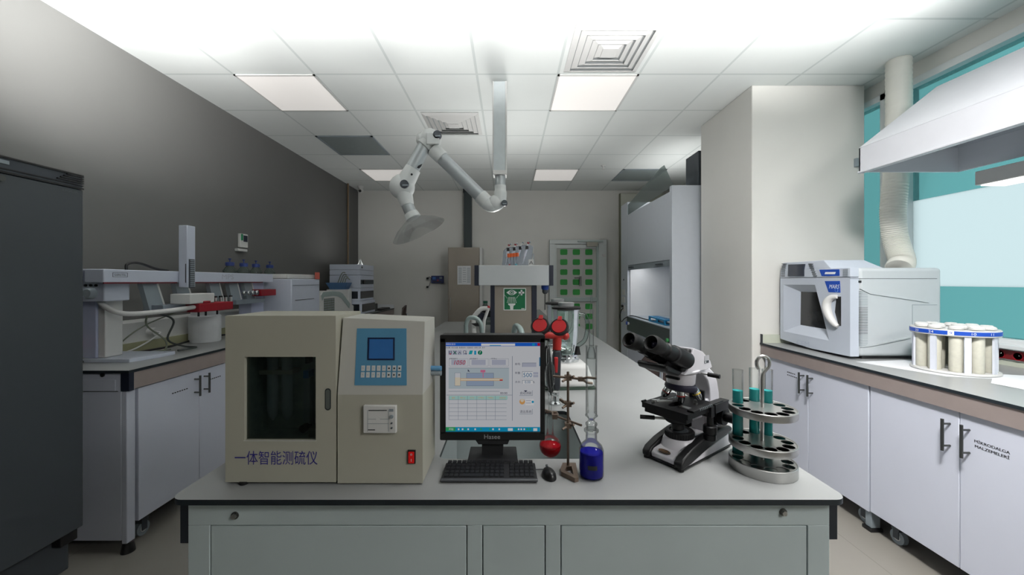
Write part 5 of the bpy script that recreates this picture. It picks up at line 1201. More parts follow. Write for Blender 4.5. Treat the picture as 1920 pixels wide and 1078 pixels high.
q.fpoly(F, circ(sx(846), sy(698), 5.2, 22), .0002, .0003, u_or); q.fpoly(F, circ(sx(846), sy(684), 3.2, 16), .0003, .0004, u_cream); sb(880, 970, 668, 736, 1, u_white); q.fpoly(F, circ(sx(958), sy(700), 2.2, 14), .0003, .0004, u_tsk); sb(884, 940, 682, 690, 3, u_grey); sb(884, 940, 708, 716, 3, u_grey); sb(1028, 1040, 226, 320, 2, u_num)
sb(26, 1036, 968, 1020, 1, u_tsk); sb(30, 136, 968, 1010, 2, u_grn); st('开始', 90, 990, 24, u_white, 3)
for x in (170, 212, 240, 272, 346, 408, 504, 536, 602, 780, 808, 836, 868, 900, 930): sb(x - 8, x + 8, 982, 1000, 2, u_white if x % 3 else u_grn)
sb(694, 746, 980, 1008, 2, u_white); sb(964, 1006, 980, 1010, 2, u_white)
scr = q.build('screen', t)
q = W(t); q.text('Hasee', F, 923, 817.2, 8.2, mat('silver_lettering', (170, 172, 176), .4), .0056, sx=1.05, flip=-1); q.build('lettering', t)
q = W(t); q.fpoly(F, [(890, 823), (956, 823), (952, 833), (897, 833)], -.03, .001, SOFTBLK); q.build('button_bar', t, .001)
q = W(t); q.fpoly(F, [(903, 832), (944, 832), (943, 858), (903, 858)], -.026, -.010, SOFTBLK); q.build('neck', t, .001)
x0, x1 = at(876, 0, 1.005).x, at(971.5, 0, 1.005).x
q = W(t); q.hexa([(x0, .998, ZB + .0008), (x1, .998, ZB + .0008), (x1 - .004, 1.055, ZB + .0008), (x0 + .004, 1.055, ZB + .0008)], [(x0, .998, ZB + .007), (x1, .998, ZB + .007), (x1 - .004, 1.055, ZB + .026), (x0 + .004, 1.055, ZB + .026)], SOFTBLK); q.build('foot', t, .0015)

KY0, KY1 = .913, .982
x0, x1 = at(826, 0, KY0).x, at(1008, 0, KY0).x
t = thing('computer_keyboard', 'small black keyboard in front of the monitor on the island', 'keyboard', ((x0 + x1) / 2, .945, ZB))
q = W(t); q.hexa([(x0, KY0, ZB + .001), (x1, KY0, ZB + .001), (x1, KY1, ZB + .001), (x0, KY1, ZB + .001)], [(x0, KY0, ZB + .008), (x1, KY0, ZB + .008), (x1 - .002, KY1, ZB + .016), (x0 + .002, KY1, ZB + .016)], SOFTBLK); q.build('case', t, .002)
KEY = mat('black_key', (34, 35, 38), .35, var=.06)
q = W(t); q.box(x0 - .0005, x1 + .0005, KY0 - .0035, KY0 + .004, ZB + .0045, ZB + .0095, mat('glossy_grey_lip', (84, 86, 90), .25)); q.build('front_lip', t, .001)
kd = (x1 - x0 - .012) / 18
k0 = None; cnt = 0
for r_ in range(5):
    y = KY0 + .0085 + r_ * .0138; zz = ZB + .0083 + (y - KY0) * .008 / .069
    k = 0
    while k < 18 and cnt < 100:
        if k in (12, ) and r_ < 4: k += 1; continue
        wk = 5 if (r_ == 0 and k == 3) else 1
        xa = x0 + .006 + k * kd
        if k0 is None or wk > 1:
            q = M((xa, y, zz)); w_ = kd * wk - .0012
            q.hexa([(xa, y, zz), (xa + w_, y, zz), (xa + w_, y + .0118, zz + .0013), (xa, y + .0118, zz + .0013)], [(xa + .0012, y + .001, zz + .003), (xa + w_ - .0012, y + .001, zz + .003), (xa + w_ - .0012, y + .0105, zz + .0042), (xa + .0012, y + .0105, zz + .0042)], KEY)
            o = q.build('key', t); o.location = Vector((xa, y, zz)) - t.location
            if wk == 1: k0 = o
        else:
            o = k0.copy(); COL.objects.link(o); o.parent = t; o.location = Vector((xa, y, zz)) - t.location
        cnt += 1; k += wk
mx_, my_ = at(1029, 0, .945).x, .945
t = thing('computer_mouse', 'small black mouse right of the keyboard on the island', 'mouse', (mx_, my_, ZB), R(12))
q = M(); vs = []; NS, NR = 20, 9
for k in range(NR + 1):
    v = k / NR * PI / 2
    for i in range(NS):
        a = 2 * PI * i / NS; rx = .0165 * math.cos(v) ** .75; ry = .029 * math.cos(v) ** .75
        vs.append((rx * math.cos(a) * (1 - .12 * math.sin(a)), ry * math.sin(a), .0008 + .0185 * math.sin(v) * (1 - .18 * math.sin(a) * math.cos(v))))
q.add(vs, [(k * NS + i, k * NS + (i + 1) % NS, (k + 1) * NS + (i + 1) % NS, (k + 1) * NS + i) for k in range(NR) for i in range(NS)] + [tuple(range(NS))[::-1]], BEZ); q.build('shell', t)
q = M(); q.cyl((-.002, .016, .0175), (.002, .016, .0175), .004, DGREY, 14); q.build('scroll_wheel', t)
q = M(); q.tube(spl([(-.002, .028, .004), (-.012, .034, .002), (-.026, .036, .0018), (-.034, .034, .0018)], 6), .0011, DGREY, 6); q.build('cable', t)

# ------------------------------------------------------------------ ring stand, flasks and blue bottle
RSX, RSY = at(1065, 0, .98).x, .98
zz = lambda y, Y=.98: zY(y, Y)
t = thing('retort_stand', 'bronze-coloured retort stand with clamps and open triangular foot', 'retort stand', (RSX, RSY, ZB))
q = W(t); q.cyl((RSX, RSY, ZB + .008), (RSX, RSY, zz(697)), .0033, BRONZE, 12); q.build('rod', t)
fo = [at(1065, 873, 1.0), at(1083, 874, 1.0), at(1087, 903, .92), at(1080, 905, .915), at(1053, 892, .94), at(1051, 884, .955)]
xy = [(RSX - .012, RSY + .012), (RSX + .022, RSY + .012), (RSX + .016, .918), (RSX + .006, .914), (RSX - .022, .945), (RSX - .022, .962)]
hole = [(RSX + .008, RSY - .006), (RSX + .006, .932), (RSX - .012, .952), (RSX - .006, RSY - .012)]
q = W(t); q.plate(xy, [hole], ZB + .0006, ZB + .011, BRONZE); q.build('foot', t, .001)
def boss(q, p): q.box(p.x - .008, p.x + .008, p.y - .008, p.y + .008, p.z - .006, p.z + .006, BRONZE); q.cyl(p + Vector((-.006, -.006, -.002)), p + Vector((-.016, -.014, -.006)), .003, BRONZE, 8); q.cyl(p + Vector((.006, -.008, .002)), p + Vector((.012, -.018, .008)), .003, BRONZE, 8)
p1 = Vector((RSX, RSY, zz(708))); p2 = Vector((RSX, RSY, zz(797))); p3 = Vector((RSX, RSY, zz(757)))
q = W(t); boss(q, p1); q.cyl(p1 + Vector((-.038, .004, .003)), p1 + Vector((.034, -.010, -.001)), .003, BRONZE, 10); g = p1 + Vector((.03, -.01, -.001)); q.box(g.x - .006, g.x + .006, g.y - .005, g.y + .005, g.z - .005, g.z + .005, BRONZE)
q.tube([g, g + Vector((.012, -.006, .004)), g + Vector((.016, -.012, .007)), g + Vector((.036, -.014, .005))], .0032, BRONZE, 8); q.tube([g, g + Vector((.012, .004, -.006)), g + Vector((.016, .008, -.011)), g + Vector((.032, .008, -.013))], .0032, BRONZE, 8); q.build('upper_clamp', t)
q = W(t); boss(q, p2); q.cyl(p2 + Vector((-.03, .08, -.002)), p2 + Vector((.032, -.012, .004)), .003, BRONZE, 10); g = p2 + Vector((-.026, .066, -.001)); q.box(g.x - .007, g.x + .007, g.y - .006, g.y + .006, g.z - .006, g.z + .006, BRONZE)
q.tube([g, g + Vector((-.006, .024, .004)), g + Vector((-.022, .046, .002)), g + Vector((-.04, .05, .0))], .003, BRONZE, 8); q.tube([g, g + Vector((.012, .028, -.004)), g + Vector((.012, .05, -.006)), g + Vector((-.02, .06, -.008))], .003, BRONZE, 8); q.build('lower_clamp', t)
q = W(t); boss(q, p3); q.tube([p3, p3 + Vector((-.012, -.004, .006)), p3 + Vector((-.02, .004, .01))], .004, BRONZE, 8); q.build('middle_boss', t)

fl = Vector((at(1031.5, 0, 1.09).x, 1.09, zY(836, 1.09)))
t = thing('round_flask', 'round clear flask half full of red liquid held by the stand clamp', 'flask', fl - Vector((0, 0, .031)))
def sph(r, a0, a1, n=14): return [(r * math.cos(R(a0 + (a1 - a0) * k / n)), r * math.sin(R(a0 + (a1 - a0) * k / n))) for k in range(n + 1)]
q = W(t); q.lathe(fl, [(max(a, 1e-4), b) for a, b in sph(.031, -90, 66, 20)] + [(.0105, .036), (.0095, .05), (.0095, .085), (.012, .09)], TUBEG, 28); q.build('glass_body', t)
q = W(t); REDL = glass('red_liquid', (196, 20, 34), .5, .5, diffuse=.5, dcol=(206, 16, 34)); q.lathe(fl, [(max(a, 1e-4), b) for a, b in sph(.0298, -90, 8, 14)] + [(1e-4, .0298 * math.sin(R(8)))], REDL, 28); q.build('red_liquid', t)
q = W(t); q.lathe(fl, [(.0045, .09), (.0045, .16), (.012, .175), (.014, .20), (.012, .225), (.004, .24), (.004, .30)], TUBEG, 16); q.tube(spl([fl + Vector((.004, 0, .15)), fl + Vector((.03, 0, .135)), fl + Vector((.04, 0, .115))], 5), .003, TUBEG, 8); q.build('condenser_tube', t)

bc = Vector((at(1105, 0, .945).x + .005, .945, ZB + .0006)); br = .0298
t = thing('reagent_flask', 'tall clear bottle with deep blue liquid and long glass column on top', 'bottle', bc)
zq = lambda y: zY(y, .945) - bc.z
q = W(t); q.lathe(bc, [(.022, 0), (br - .002, .0015), (br, .005), (br, zq(842)), (br - .004, zq(834)), (.014, zq(825)), (.0135, zq(812)), (.018, zq(808)), (.018, zq(805)), (.0145, zq(803))], TUBEG, 36); q.build('bottle_body', t)
q = W(t); BLL = glass('blue_liquid', (30, 34, 170), .5, .4, diffuse=.55, dcol=(44, 44, 196)); r2 = br - .0022; q.lathe(bc, [(r2 - .003, .003), (r2, .006), (r2, zq(846)), (1e-4, zq(846))], BLL, 32); q.build('blue_liquid', t)
q = W(t); nf = Vector((0, -1, 0))
for k in range(6):
    a0, a1 = R(-118 + k * 7), R(-118 + (k + 1) * 7)
    rr_ = br + .0006
    q.hexa([bc + Vector((rr_ * math.cos(a0), rr_ * math.sin(a0), .028)), bc + Vector((rr_ * math.cos(a1), rr_ * math.sin(a1), .028)), bc + Vector((rr_ * math.cos(a1), rr_ * math.sin(a1), .038)), bc + Vector((rr_ * math.cos(a0), rr_ * math.sin(a0), .038))], [bc + Vector(((rr_ + .0006) * math.cos(a0), (rr_ + .0006) * math.sin(a0), .028)), bc + Vector(((rr_ + .0006) * math.cos(a1), (rr_ + .0006) * math.sin(a1), .028)), bc + Vector(((rr_ + .0006) * math.cos(a1), (rr_ + .0006) * math.sin(a1), .038)), bc + Vector(((rr_ + .0006) * math.cos(a0), (rr_ + .0006) * math.sin(a0), .038))], INK)
q.build('dark_label', t)
q = W(t); q.lathe(bc, [(.0125, zq(806)), (.0125, zq(797)), (.0145, zq(796)), (.0145, zq(793)), (.009, zq(790)), (.007, zq(786)), (.011, zq(782)), (.0155, zq(779)), (.0155, zq(778)), (.0138, zq(776)), (.0138, zq(650)), (.015, zq(648))], TUBEG, 30); q.build('glass_column', t)
q = W(t); q.lathe(bc, [(.006, zq(648)), (.0055, zq(625)), (.004, zq(590)), (.002, zq(556)), (.0015, zq(548))], TUBEG, 16); q.lathe(bc, [(.0105, zq(672)), (.0105, zq(662)), (.006, zq(650))], TUBEG, 20); q.build('inner_tube', t)

# ------------------------------------------------------------------ eyewash and blenders
EY = 1.50; ez = lambda y: zY(y, EY)
t = thing('eyewash_unit', 'hand-held eyewash with two red-capped heads in a chrome holder', 'eyewash', (at(1042, 0, EY).x, EY, ZB))
ex = at(1042, 0, EY).x
ax_ = (at(1037, 700, EY), at(1048, 700, EY))
q = W(t); q.lathe((ex + .0, EY, ZB + .0005), [(.024, 0), (.024, .005), (.013, .012), (.011, .03), (.014, .034), (.014, .045)], CHROME, 26); q.build('chrome_holder', t)
Fe_ = PF(EY); q = W(t)
q.fpoly(Fe_, [(1038.5, 657), (1049.5, 655), (1051, 662), (1049.5, 727), (1046, 731), (1038, 729), (1035.5, 700), (1036, 668)], -.022, .022, mat('dark_grey_grip', (52, 56, 62), .5)); q.build('grip', t, .006, 3)
q = W(t); q.fpoly(Fe_, [(1037.5, 667), (1044.5, 667), (1043.5, 696), (1038.5, 695)], .020, .034, RED); q.build('lever', t, .003)
q = W(t); RB = mat('red_orange_pipe', (176, 42, 36), .4, var=.04)
q.cyl(at(1044, 655, EY), at(1045, 632, EY), .017, RB, 18); q.tube([at(1021, 628, EY), at(1036, 629, EY), at(1060, 630, EY)], [.013, .014, .013], RB, 16); q.ell(at(1060, 630, EY), .016, .016, .016, RB); q.build('pipe_tee', t)
for x, y in ((1012, 610), (1048, 612)):
    c = at(x, y, EY); nrm = Vector((-.30, -.78, .55)).normalized()
    q = W(t); q.lathe(c - nrm * .035, [(.016, -.02), (.024, -.01), (.033, .0), (.036, .014), (.037, .033), (.034, .037), (.031, .037), (.031, .034)], RUBBER, 32, nrm); q.cyl(c - nrm * .05, at(x + (9 if x < 1030 else 4), 628, EY), .012, RUBBER, 14); hd = q.build('spray_head', t)
    q = W(t); q.lathe(c - nrm * .035, [(.0285, .030), (.0285, .0375), (.0275, .0385), (.001, .0388)], RED, 32, nrm); u = Vector((0, 0, 1)) - nrm * nrm.z; u.normalize(); w_ = u.cross(nrm); b_ = c + u * .031 + nrm * .003
    q.hexa([b_ + w_ * .009 - u * .006 - nrm * .003, b_ - w_ * .009 - u * .006 - nrm * .003, b_ - w_ * .007 + u * .012 - nrm * .003, b_ + w_ * .007 + u * .012 - nrm * .003], [b_ + w_ * .009 - u * .006 + nrm * .004, b_ - w_ * .009 - u * .006 + nrm * .004, b_ - w_ * .007 + u * .012 + nrm * .002, b_ + w_ * .007 + u * .012 + nrm * .002], RED); q.build('red_cap', hd)

def blender(label, cx, Y, hrot):
    k = 1.0
    t = thing('glass_blender', label, 'blender', (cx, Y, ZB), hrot, 'glass jug blenders')
    q = M(); pr_ = []
    q.hexa([(-.115, -.095, .008), (.115, -.095, .008), (.115, .095, .008), (-.115, .095, .008)], [(-.085, -.07, .112), (.085, -.07, .112), (.085, .07, .112), (-.085, .07, .112)], OFFW); q.build('base', t, .022, 4)
    q = M(); q.hexa([(-.112, -.092, .0008), (.112, -.092, .0008), (.112, .092, .0008), (-.112, .092, .0008)], [(-.114, -.094, .010), (.114, -.094, .010), (.114, .094, .010), (-.114, .094, .010)], mat('dark_green_foot_rim', (66, 84, 72), .6)); q.build('foot_rim', t)
    q = M(); q.lathe((0, 0, .112), [(.058, 0), (.060, .004), (.060, .02), (.056, .024), (.056, .034), (.052, .036)], CHROME, 32)
    q.build('collar', t)
    q = M()
    for a in range(4):
        an = R(45 + 90 * a); d = Vector((math.cos(an), math.sin(an), 0)); q.prism([d * .054 + Vector((-.010, 0, .146)), d * .054 + Vector((.010, 0, .146)), d * .054 + Vector((.003, 0, .185)), d * .054 + Vector((-.003, 0, .185))], d * .012, RUBBER)
    q.build('jar_lugs', t)
    q = M(); ns = 40; prof_ = [(.044, .148), (.048, .17), (.056, .25), (.061, .345), (.063, .352)]; vs = []
    for r_, z_ in prof_:
        for i in range(ns): a = 2 * PI * i / ns; rr = r_ * (1 + .018 * math.cos(a * 10)); vs.append((rr * math.cos(a), rr * math.sin(a), z_))
    q.add(vs, [(j * ns + i, j * ns + (i + 1) % ns, (j + 1) * ns + (i + 1) % ns, (j + 1) * ns + i) for j in range(len(prof_) - 1) for i in range(ns)] + [tuple(range(ns))[::-1]], glass('blender_jar_glass', (236, 246, 243), .9, .35, diffuse=.16, dcol=(206, 224, 220))); jar = q.build('jar', t)
    q = M(); q.tube(spl([(.058, -.004, .325), (.085, -.004, .322), (.098, -.004, .295), (.098, -.004, .25), (.085, -.004, .205), (.05, -.004, .178)], 6), .010, glass('blender_handle_glass', (234, 242, 240), .9, .3), 12); q.build('jar_handle', jar)
    q = M(); q.lathe((0, 0, .350), [(.050, -.006), (.060, 0), (.066, .001), (.067, .010), (.060, .013), (.03, .014)], RUBBER, 36); q.build('lid', t)
    q = M(); q.lathe((0, 0, .362), [(.036, 0), (.037, .018), (.034, .020), (.001, .020)], glass('clear_stopper', (206, 214, 216), .8, .4, diffuse=.25), 28); q.build('stopper', t)
    q = M(); q.cyl((0, 0, .148), (0, 0, .165), .012, STEEL, 14)
    for a in range(4): an = R(90 * a); q.cyl((0, 0, .163), (.03 * math.cos(an), .03 * math.sin(an), .172), .004, STEEL, 8)
    q.build('blade', jar)
    return t
b1 = blender('front glass-jug blender with white base standing behind the eyewash', at(1064, 0, 1.74).x, 1.78, R(4))
b2 = dup(b1, (at(1046, 0, 2.12).x, 2.14, ZB), R(20), 'rear glass-jug blender half hidden behind the front one')
solo('coiled_cable', 'coiled black power cord beside the front blender base', 'cord', (at(1024, 0, 1.66).x, 1.66, ZB), lambda m: m.tube(spl([at(1030 - 4 * math.cos(a * .9), 690 + 0 * a, 1.64) * 1.0 + Vector((.012 * math.cos(a), .03 * math.sin(a * .5), .10 * math.sin(a * 1.0) - .01)) for a in [k * .55 for k in range(34)]] + [Vector((at(1026, 0, 1.64).x, 1.70, ZB + .006))], 3), .0045, BLACK, 7))

# ------------------------------------------------------------------ microscope
MSW = mat('microscope_white', (214, 212, 218), .32, var=.012)
MSB = mat('microscope_black', (20, 20, 22), .42, var=.06, spec=.35)
th = R(36)
t = thing('microscope', 'white and black binocular microscope on the right of the island', 'microscope', (.407, 1.01, ZB), th)
t.scale = (1.06, 1.0, 1.0)
def side(q, prof, y0, y1, m): q.prism([(x, y0, z) for x, z in prof], (0, y1 - y0, 0), m)
q = M(); side(q, [(-.004, .008), (-.006, .022), (.006, .030), (.05, .037), (.12, .044), (.235, .047), (.235, .008)], -.034, .034, MSW); bs = q.build('base', t, .004, 3)
q = M()
for s_ in (-1, 1): side(q, [(.02, .0085), (.24, .0085), (.24, .044), (.15, .034)], s_ * .0345, s_ * .056, MSW)
q.build('base_flanks', t, .002)
for s_ in (-1, 1):
    q = M(); side(q, [(-.010, .006), (-.012, .020), (.0, .032), (.04, .047), (.10, .060), (.18, .066), (.232, .062), (.243, .056), (.243, .046), (.15, .036), (.03, .010)], s_ * .034, s_ * .058, MSB); q.build('side_rail', t, .005, 3)
q = M(); q.box(-.006, .24, -.056, .056, .0035, .0085, MSB); q.build('sole', t, .001)
for x, y in ((-.002, -.049), (-.002, .049), (.225, -.046), (.225, .046)):
    q = M(); q.cyl((x, y, .0006), (x, y, .008), .0075, RUBBER, 16); q.build('foot', t)
q = M(); n_ = Vector((-.34, 0, 1)).normalized(); c = Vector((.004, 0, .0305)); rt = Vector((0, -1, 0)); upv = Vector((1, 0, .34)).normalized()
Fb = Fr(c, rt, upv, n_)
q.fpoly(Fb, [(.017 * math.cos(2 * PI * k / 28), .0065 * math.sin(2 * PI * k / 28)) for k in range(28)], -.001, .0016, mat('dark_badge', (28, 22, 18), .35)); q.fpoly(Fb, [(.0165 * math.cos(2 * PI * k / 28), .0060 * math.sin(2 * PI * k / 28)) for k in range(28)], .0016, .0017, mat('gold_badge', (132, 92, 44), .35, .6)); q.fpoly(Fb, [(.0150 * math.cos(2 * PI * k / 28), .0050 * math.sin(2 * PI * k / 28)) for k in range(28)], .0017, .0018, mat('dark_badge', (28, 22, 18)))
[q.fbox(Fb, -.011 + k * .0036, -.009 + k * .0036, -.002, .002, .0018, .0021, mat('gold_badge', (132, 92, 44))) for k in range(6)]; q.build('badge', t)
q = M(); q.lathe((.072, 0, .030), [(.052, 0), (.046, .008), (.040, .022), (.036, .026)], MSW, 36); q.box(.09, .16, -.022, .022, .040, .052, MSW); q.build('lamp_housing', t)
q = M(); q.lathe((.072, 0, .055), [(.034, 0), (.036, .001), (.036, .016), (.034, .018), (.026, .018), (.024, .015)], MSB, 40)
for k in range(36): a = 2 * PI * k / 36; q.box(.072 + .036 * math.cos(a) - .001, .072 + .036 * math.cos(a) + .001, .036 * math.sin(a) - .001, .036 * math.sin(a) + .001, .057, .070, SOFTBLK)
il = q.build('illuminator_ring', t)
q = M(); q.ell((.072, 0, .068), .025, .025, .010, glass('condenser_lens', (180, 190, 200), 1.2, .3, diffuse=.25, dcol=(120, 126, 132)), 28, 8, h0=0.0); q.build('lens', il)
# arm
q = M(); side(q, [(.232, .046), (.238, .10), (.236, .15), (.226, .185), (.208, .213), (.184, .230), (.155, .236), (.05, .236), (.05, .228), (.12, .225), (.152, .215), (.172, .196), (.183, .17), (.186, .14), (.183, .046)], -.024, .024, MSW); q.build('arm', t, .006, 3)
q = M(); side(q, [(.165, .05), (.19, .05), (.19, .14), (.165, .14)], -.020, .020, MSW); side(q, [(.155, .128), (.164, .128), (.164, .168), (.155, .168)], -.022, .022, MSB); q.build('stage_carrier', t, .002)
# head
q = M(); q.lathe((.078, 0, .196), [(.032, 0), (.036, .006), (.038, .030), (.040, .034)], MSW, 36); q.build('nose_mount', t)
q = M(); q.fbox(Fr((.078, 0, 0), (0, -1, 0), (0, 0, 1), (-1, 0, 0)), -.020, .020, .2165, .2235, .034, .0425, MSB); q.build('filter_slot', t, .002)
q = M(); q.lathe((.078, 0, .231), [(.040, 0), (.046, .003), (.048, .008), (.046, .010)], MSW, 36); side(q, [(.022, .239), (.040, .246), (.068, .302), (.112, .288), (.150, .258), (.160, .240), (.15, .237), (.03, .236)], -.043, .043, MSW); q.build('head', t, .004, 3)
q = M(); Fh = Fr((0, -.0432, 0), (1, 0, 0), (0, 0, 1), (0, -1, 0)); q.fpoly(Fh, rrect(.118, .142, .262, .276, .002, 3), 0, .0006, mat('grey_plate_print', (176, 176, 180), .4)); q.fbox(Fh, .119, .141, .2545, .2615, 0, .0006, DGREY); q.fpoly(Fh, circ(.124, .258, .0025, 10), .0006, .0009, INKW); q.build('maker_plate', t)
q = M(); q.cyl((.11, -.038, .2285), (.114, -.060, .2285), .0025, STEEL, 10); q.cyl((.113, -.056, .2285), (.117, -.085, .2275), .0058, MSB, 16); q.build('head_lock_screw', t)
# turret and objectives
TD = Vector((-.16, 0, -1)).normalized()
q = M(); q.lathe((.080, 0, .194), [(.036, -.004), (.041, 0), (.042, .006), (.039, .013), (.03, .016)], mat('indigo_black_ring', (30, 28, 48), .4), 40, TD); tr = q.build('turret', t)
OB = [((.072, -.004, .186), (.02, 0, -1), .040, RED), ((.094, -.026, .190), (.30, -.40, -1), .036, mat('yellow_band', (210, 180, 40), .4)), ((.100, .020, .190), (.4, .4, -1), .030, mat('blue_ring', (60, 90, 180), .4)), ((.058, .022, .186), (-.35, .45, -1), .030, RED)]
for p, d, L, bc_ in OB:
    q = M(); d = Vector(d).normalized(); q.lathe(p, [(.0095, 0), (.0105, .004), (.0105, L * .45), (.0108, L * .46), (.0108, L * .52), (.0105, L * .53), (.0100, L * .75), (.0065, L), (.004, L)], CHROME, 24, d, mats=[CHROME, CHROME, bc_, bc_, bc_, CHROME, CHROME, BLACK]); q.build('objective', tr)
# eyepieces
ED = Vector((-.92, 0, .385)).normalized()
q = M(); q.hexa([(.036, -.04, .242), (.036, .04, .242), (.074, .04, .298), (.074, -.04, .298)], [(.021, -.036, .246), (.021, .036, .246), (.056, .036, .300), (.056, -.036, .300)], MSB); q.build('binocular_body', t, .004)
for s_ in (-1, 1):
    yy = s_ * .0315; p0 = Vector((.050, yy, .270))
    q = M(); q.lathe(p0, [(.0235, 0), (.0235, .055), (.0215, .058), (.0215, .066), (.0195, .068), (.0195, .100), (.0165, .103), (.0165, .118), (.0175, .122)], MSB, 32, ED); q.lathe(p0, [(.0215, .060), (.0225, .061), (.0225, .066), (.0215, .067)], SOFTBLK, 32, ED); tb = q.build('eyepiece_tube', t)
    q = M(); q.lathe(p0, [(.0175, .120), (.0195, .126), (.0215, .150), (.0205, .158), (.0175, .161), (.0150, .158), (.0120, .148), (.010, .144)], RUBBER, 32, ED); ec = q.build('eye_cup', tb)
    q = M(); q.lathe(p0, [(.0125, .146), (.008, .1485), (.001, .1495)], glass('coated_lens', (90, 90, 150), 2.0, .2, diffuse=.5, dcol=(40, 36, 60)), 24, ED); q.build('lens', ec)
q = M(); side(q, [(.006, .252), (-.034, .270), (-.042, .264), (-.034, .252), (.016, .234), (.036, .242)], -.034, .052, MSB); q.build('tube_bridge', t, .004)
# stage
q = M(); q.plate([(0, -.066), (.145, -.066), (.145, .066), (0, .066)], [[(.055 + .03 * math.cos(a), .012 * math.sin(a)) for a in [2 * PI * k / 24 for k in range(24)]]], .132, .146, MSB); q.box(.004, .02, -.06, .06, .120, .1325, MSB); q.box(.09, .185, -.062, -.030, .122, .1325, MSB); q.build('stage', t, .0012)
q = M(); q.box(.02, .165, -.070, -.052, .146, .152, MSB)
for k in range(8): q.box(.05 + k * .008, .052 + k * .008, -.0705, -.0665, .146, .1525, GREYP)
q.box(.100, .118, -.072, -.040, .118, .146, MSB); q.box(.118, .19, -.074, -.050, .126, .150, MSB); q.build('stage_slide', t, .0015)
q = M(); q.prism([(.01, .040, .1465), (.026, .052, .1465), (.05, .042, .1465), (.066, .016, .1465), (.06, .014, .1465), (.04, .034, .1465), (.02, .040, .1465)], (0, 0, .0025), STEEL); q.cyl((.024, .044, .147), (.024, .044, .153), .007, STEEL, 18); q.tube([(.024, .044, .152), (.05, .03, .153), (.10, .022, .152)], .0012, CHROME, 8); q.box(.036, .052, -.055, -.02, .1465, .1485, STEEL); q.cyl((.10, -.03, .1465), (.10, -.03, .156), .005, STEEL, 14); q.cyl((.008, .06, .150), (-.012, .056, .152), .003, MSB, 10); q.build('slide_clip', t)
q = M(); q.lathe((.064, 0, .094), [(.016, -.016), (.016, 0), (.030, .004), (.036, .010), (.036, .020), (.030, .026), (.028, .038)], MSB, 40, mats=[MSB, MSB, MSB, SOFTBLK, MSB, MSB])
for k in range(9): a = R(150 + k * 12); q.box(.064 + .031 * math.cos(a) - .001, .064 + .031 * math.cos(a) + .001, .031 * math.sin(a) - .001, .031 * math.sin(a) + .001, .120, .1225, INKW)
q.build('condenser', t)
q = M(); q.cyl((.042, .022, .103), (.016, .048, .104), .0035, OFFW, 10); q.cyl((.022, .042, .104), (-.004, .068, .105), .0058, MSB, 14); q.box(.085, .165, -.012, .012, .090, .100, MSW); q.build('condenser_lever', t)
q = M(); q.cyl((.112, -.062, .074), (.112, -.062, .120), .008, MSB, 18); q.lathe((.112, -.062, .056), [(.011, -.001), (.015, 0), (.015, .014), (.0135, .015), (.0135, .018), (.017, .019), (.017, .036), (.015, .038)], MSB, 30); q.build('stage_knob', t)
for s_ in (-1, 1):
    q = M(); q.cyl((.195, s_ * .024, .098), (.195, s_ * .048, .098), .028, MSB, 32); q.cyl((.195, s_ * .048, .098), (.195, s_ * .062, .098), .024, SOFTBLK, 32)
    for k in range(24): a = 2 * PI * k / 24; q.box(.195 + .0275 * math.cos(a) - .0012, .195 + .0275 * math.cos(a) + .0012, min(s_ * .028, s_ * .046), max(s_ * .028, s_ * .046), .098 + .0275 * math.sin(a) - .0012, .098 + .0275 * math.sin(a) + .0012, SOFTBLK)
    ck = q.build('coarse_focus_knob', t)
    q = M(); q.cyl((.195, s_ * .062, .098), (.195, s_ * .086, .098), .0135, MSB, 24); q.build('fine_focus_knob', ck)

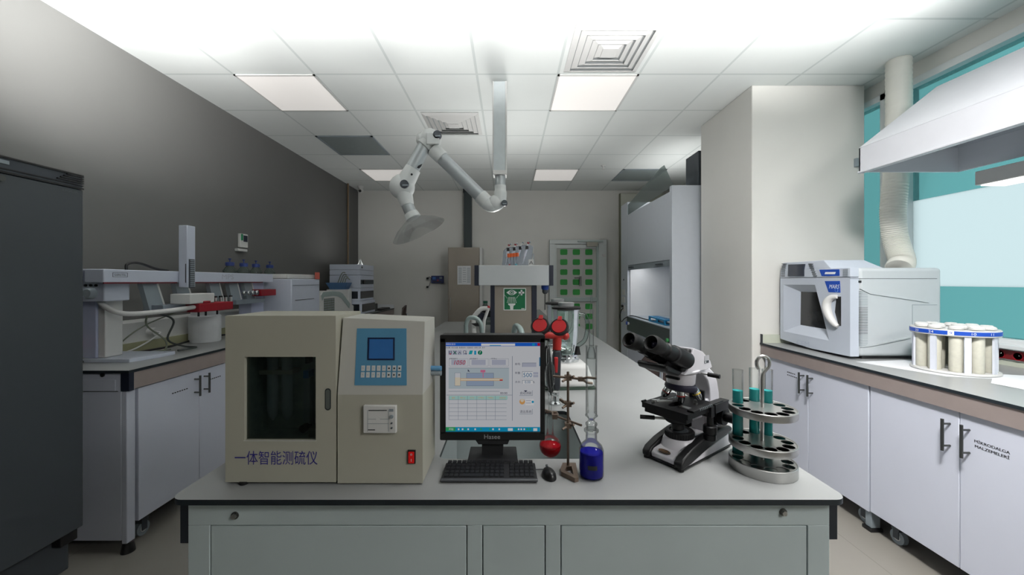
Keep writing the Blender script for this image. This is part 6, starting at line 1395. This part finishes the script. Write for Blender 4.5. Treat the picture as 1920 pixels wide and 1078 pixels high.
# ------------------------------------------------------------------ test tube carousel
tc_ = Vector((.648, .982, ZB + .0006))
t = thing('test_tube_rack', 'round three-tier steel test tube rack with hook handle on the island corner', 'test tube rack', tc_)
hr = .0555
ha = [R(15 + 30 * k) for k in range(12)]
RD = .0735
RAD = mat('satin_steel_tier', (186, 186, 184), .32, .85, var=.04, scale=30)
def tier(name, z, holes=True, h=.020, drop=True):
    q = W(t); o_ = circ(tc_.x, tc_.y, RD, 56); hl = [circ(tc_.x + hr * math.cos(a), tc_.y + hr * math.sin(a), .0136, 20) for a in ha]
    q.plate(o_, hl, tc_.z + z - .002, tc_.z + z, RAD)
    q.lathe(tc_, [(RD - .001, z - h), (RD + .001, z - h), (RD + .0015, z - h + .001), (RD + .0015, z + .0005), (RD, z + .002), (RD - .002, z + .001), (RD - .002, z - h)], RAD, 64)
    q.build(name, t)
tier('lower_tier', .024, h=.024); tier('middle_tier', .073, h=.016); tier('upper_tier', .158, h=.016)
q = W(t); q.lathe(tc_, [(.001, .0035), (RD - .002, .0035), (RD - .002, .0005), (.001, .0005)], RAD, 48); q.build('bottom_plate', t)
q = W(t); hk = [tc_ + Vector((0, 0, .003)), tc_ + Vector((0, 0, .10)), tc_ + Vector((0, 0, .225))]
loop = [tc_ + Vector((.002 + .0165 * math.cos(R(a)), 0, .2695 + .0185 * math.sin(R(a)))) for a in range(-40, 235, 15)]
q.tube(hk + spl([tc_ + Vector((0, 0, .232)), tc_ + Vector((.002, 0, .243)), tc_ + Vector((.010, 0, .253))], 4) + loop, .0043, STEEL, 12); q.build('handle_rod', t)
LQ = glass('turquoise_liquid', (110, 205, 204), .5, .2, diffuse=.6, dcol=(74, 196, 196))
tl = ['leftmost test tube of turquoise liquid in the steel rack', 'middle test tube of turquoise liquid, just right of the rack handle', 'rightmost test tube of turquoise liquid in the steel rack']
tt0 = None
for a, lb in zip((135, 75, 45), tl):
    c = tc_ + Vector((hr * math.cos(R(a)), hr * math.sin(R(a)), .0042))
    if tt0 is None:
        tt0 = thing('test_tube', lb, 'test tube', c, group='turquoise test tubes')
        q = M(); r_ = .0127; q.lathe((0, 0, 0), [(max(r_ * math.sin(R(x)), 1e-4), r_ - r_ * math.cos(R(x))) for x in range(0, 91, 15)] + [(r_, .238), (r_ + .0008, .240)], TUBEG, 26); q.build('glass_tube', tt0)
        q = M(); r_ = .0116; q.lathe((0, 0, .001), [(max(r_ * math.sin(R(x)), 1e-4), r_ - r_ * math.cos(R(x))) for x in range(0, 91, 15)] + [(r_, .184), (1e-4, .184)], LQ, 26); q.build('liquid', tt0)
    else: dup(tt0, c, label=lb)
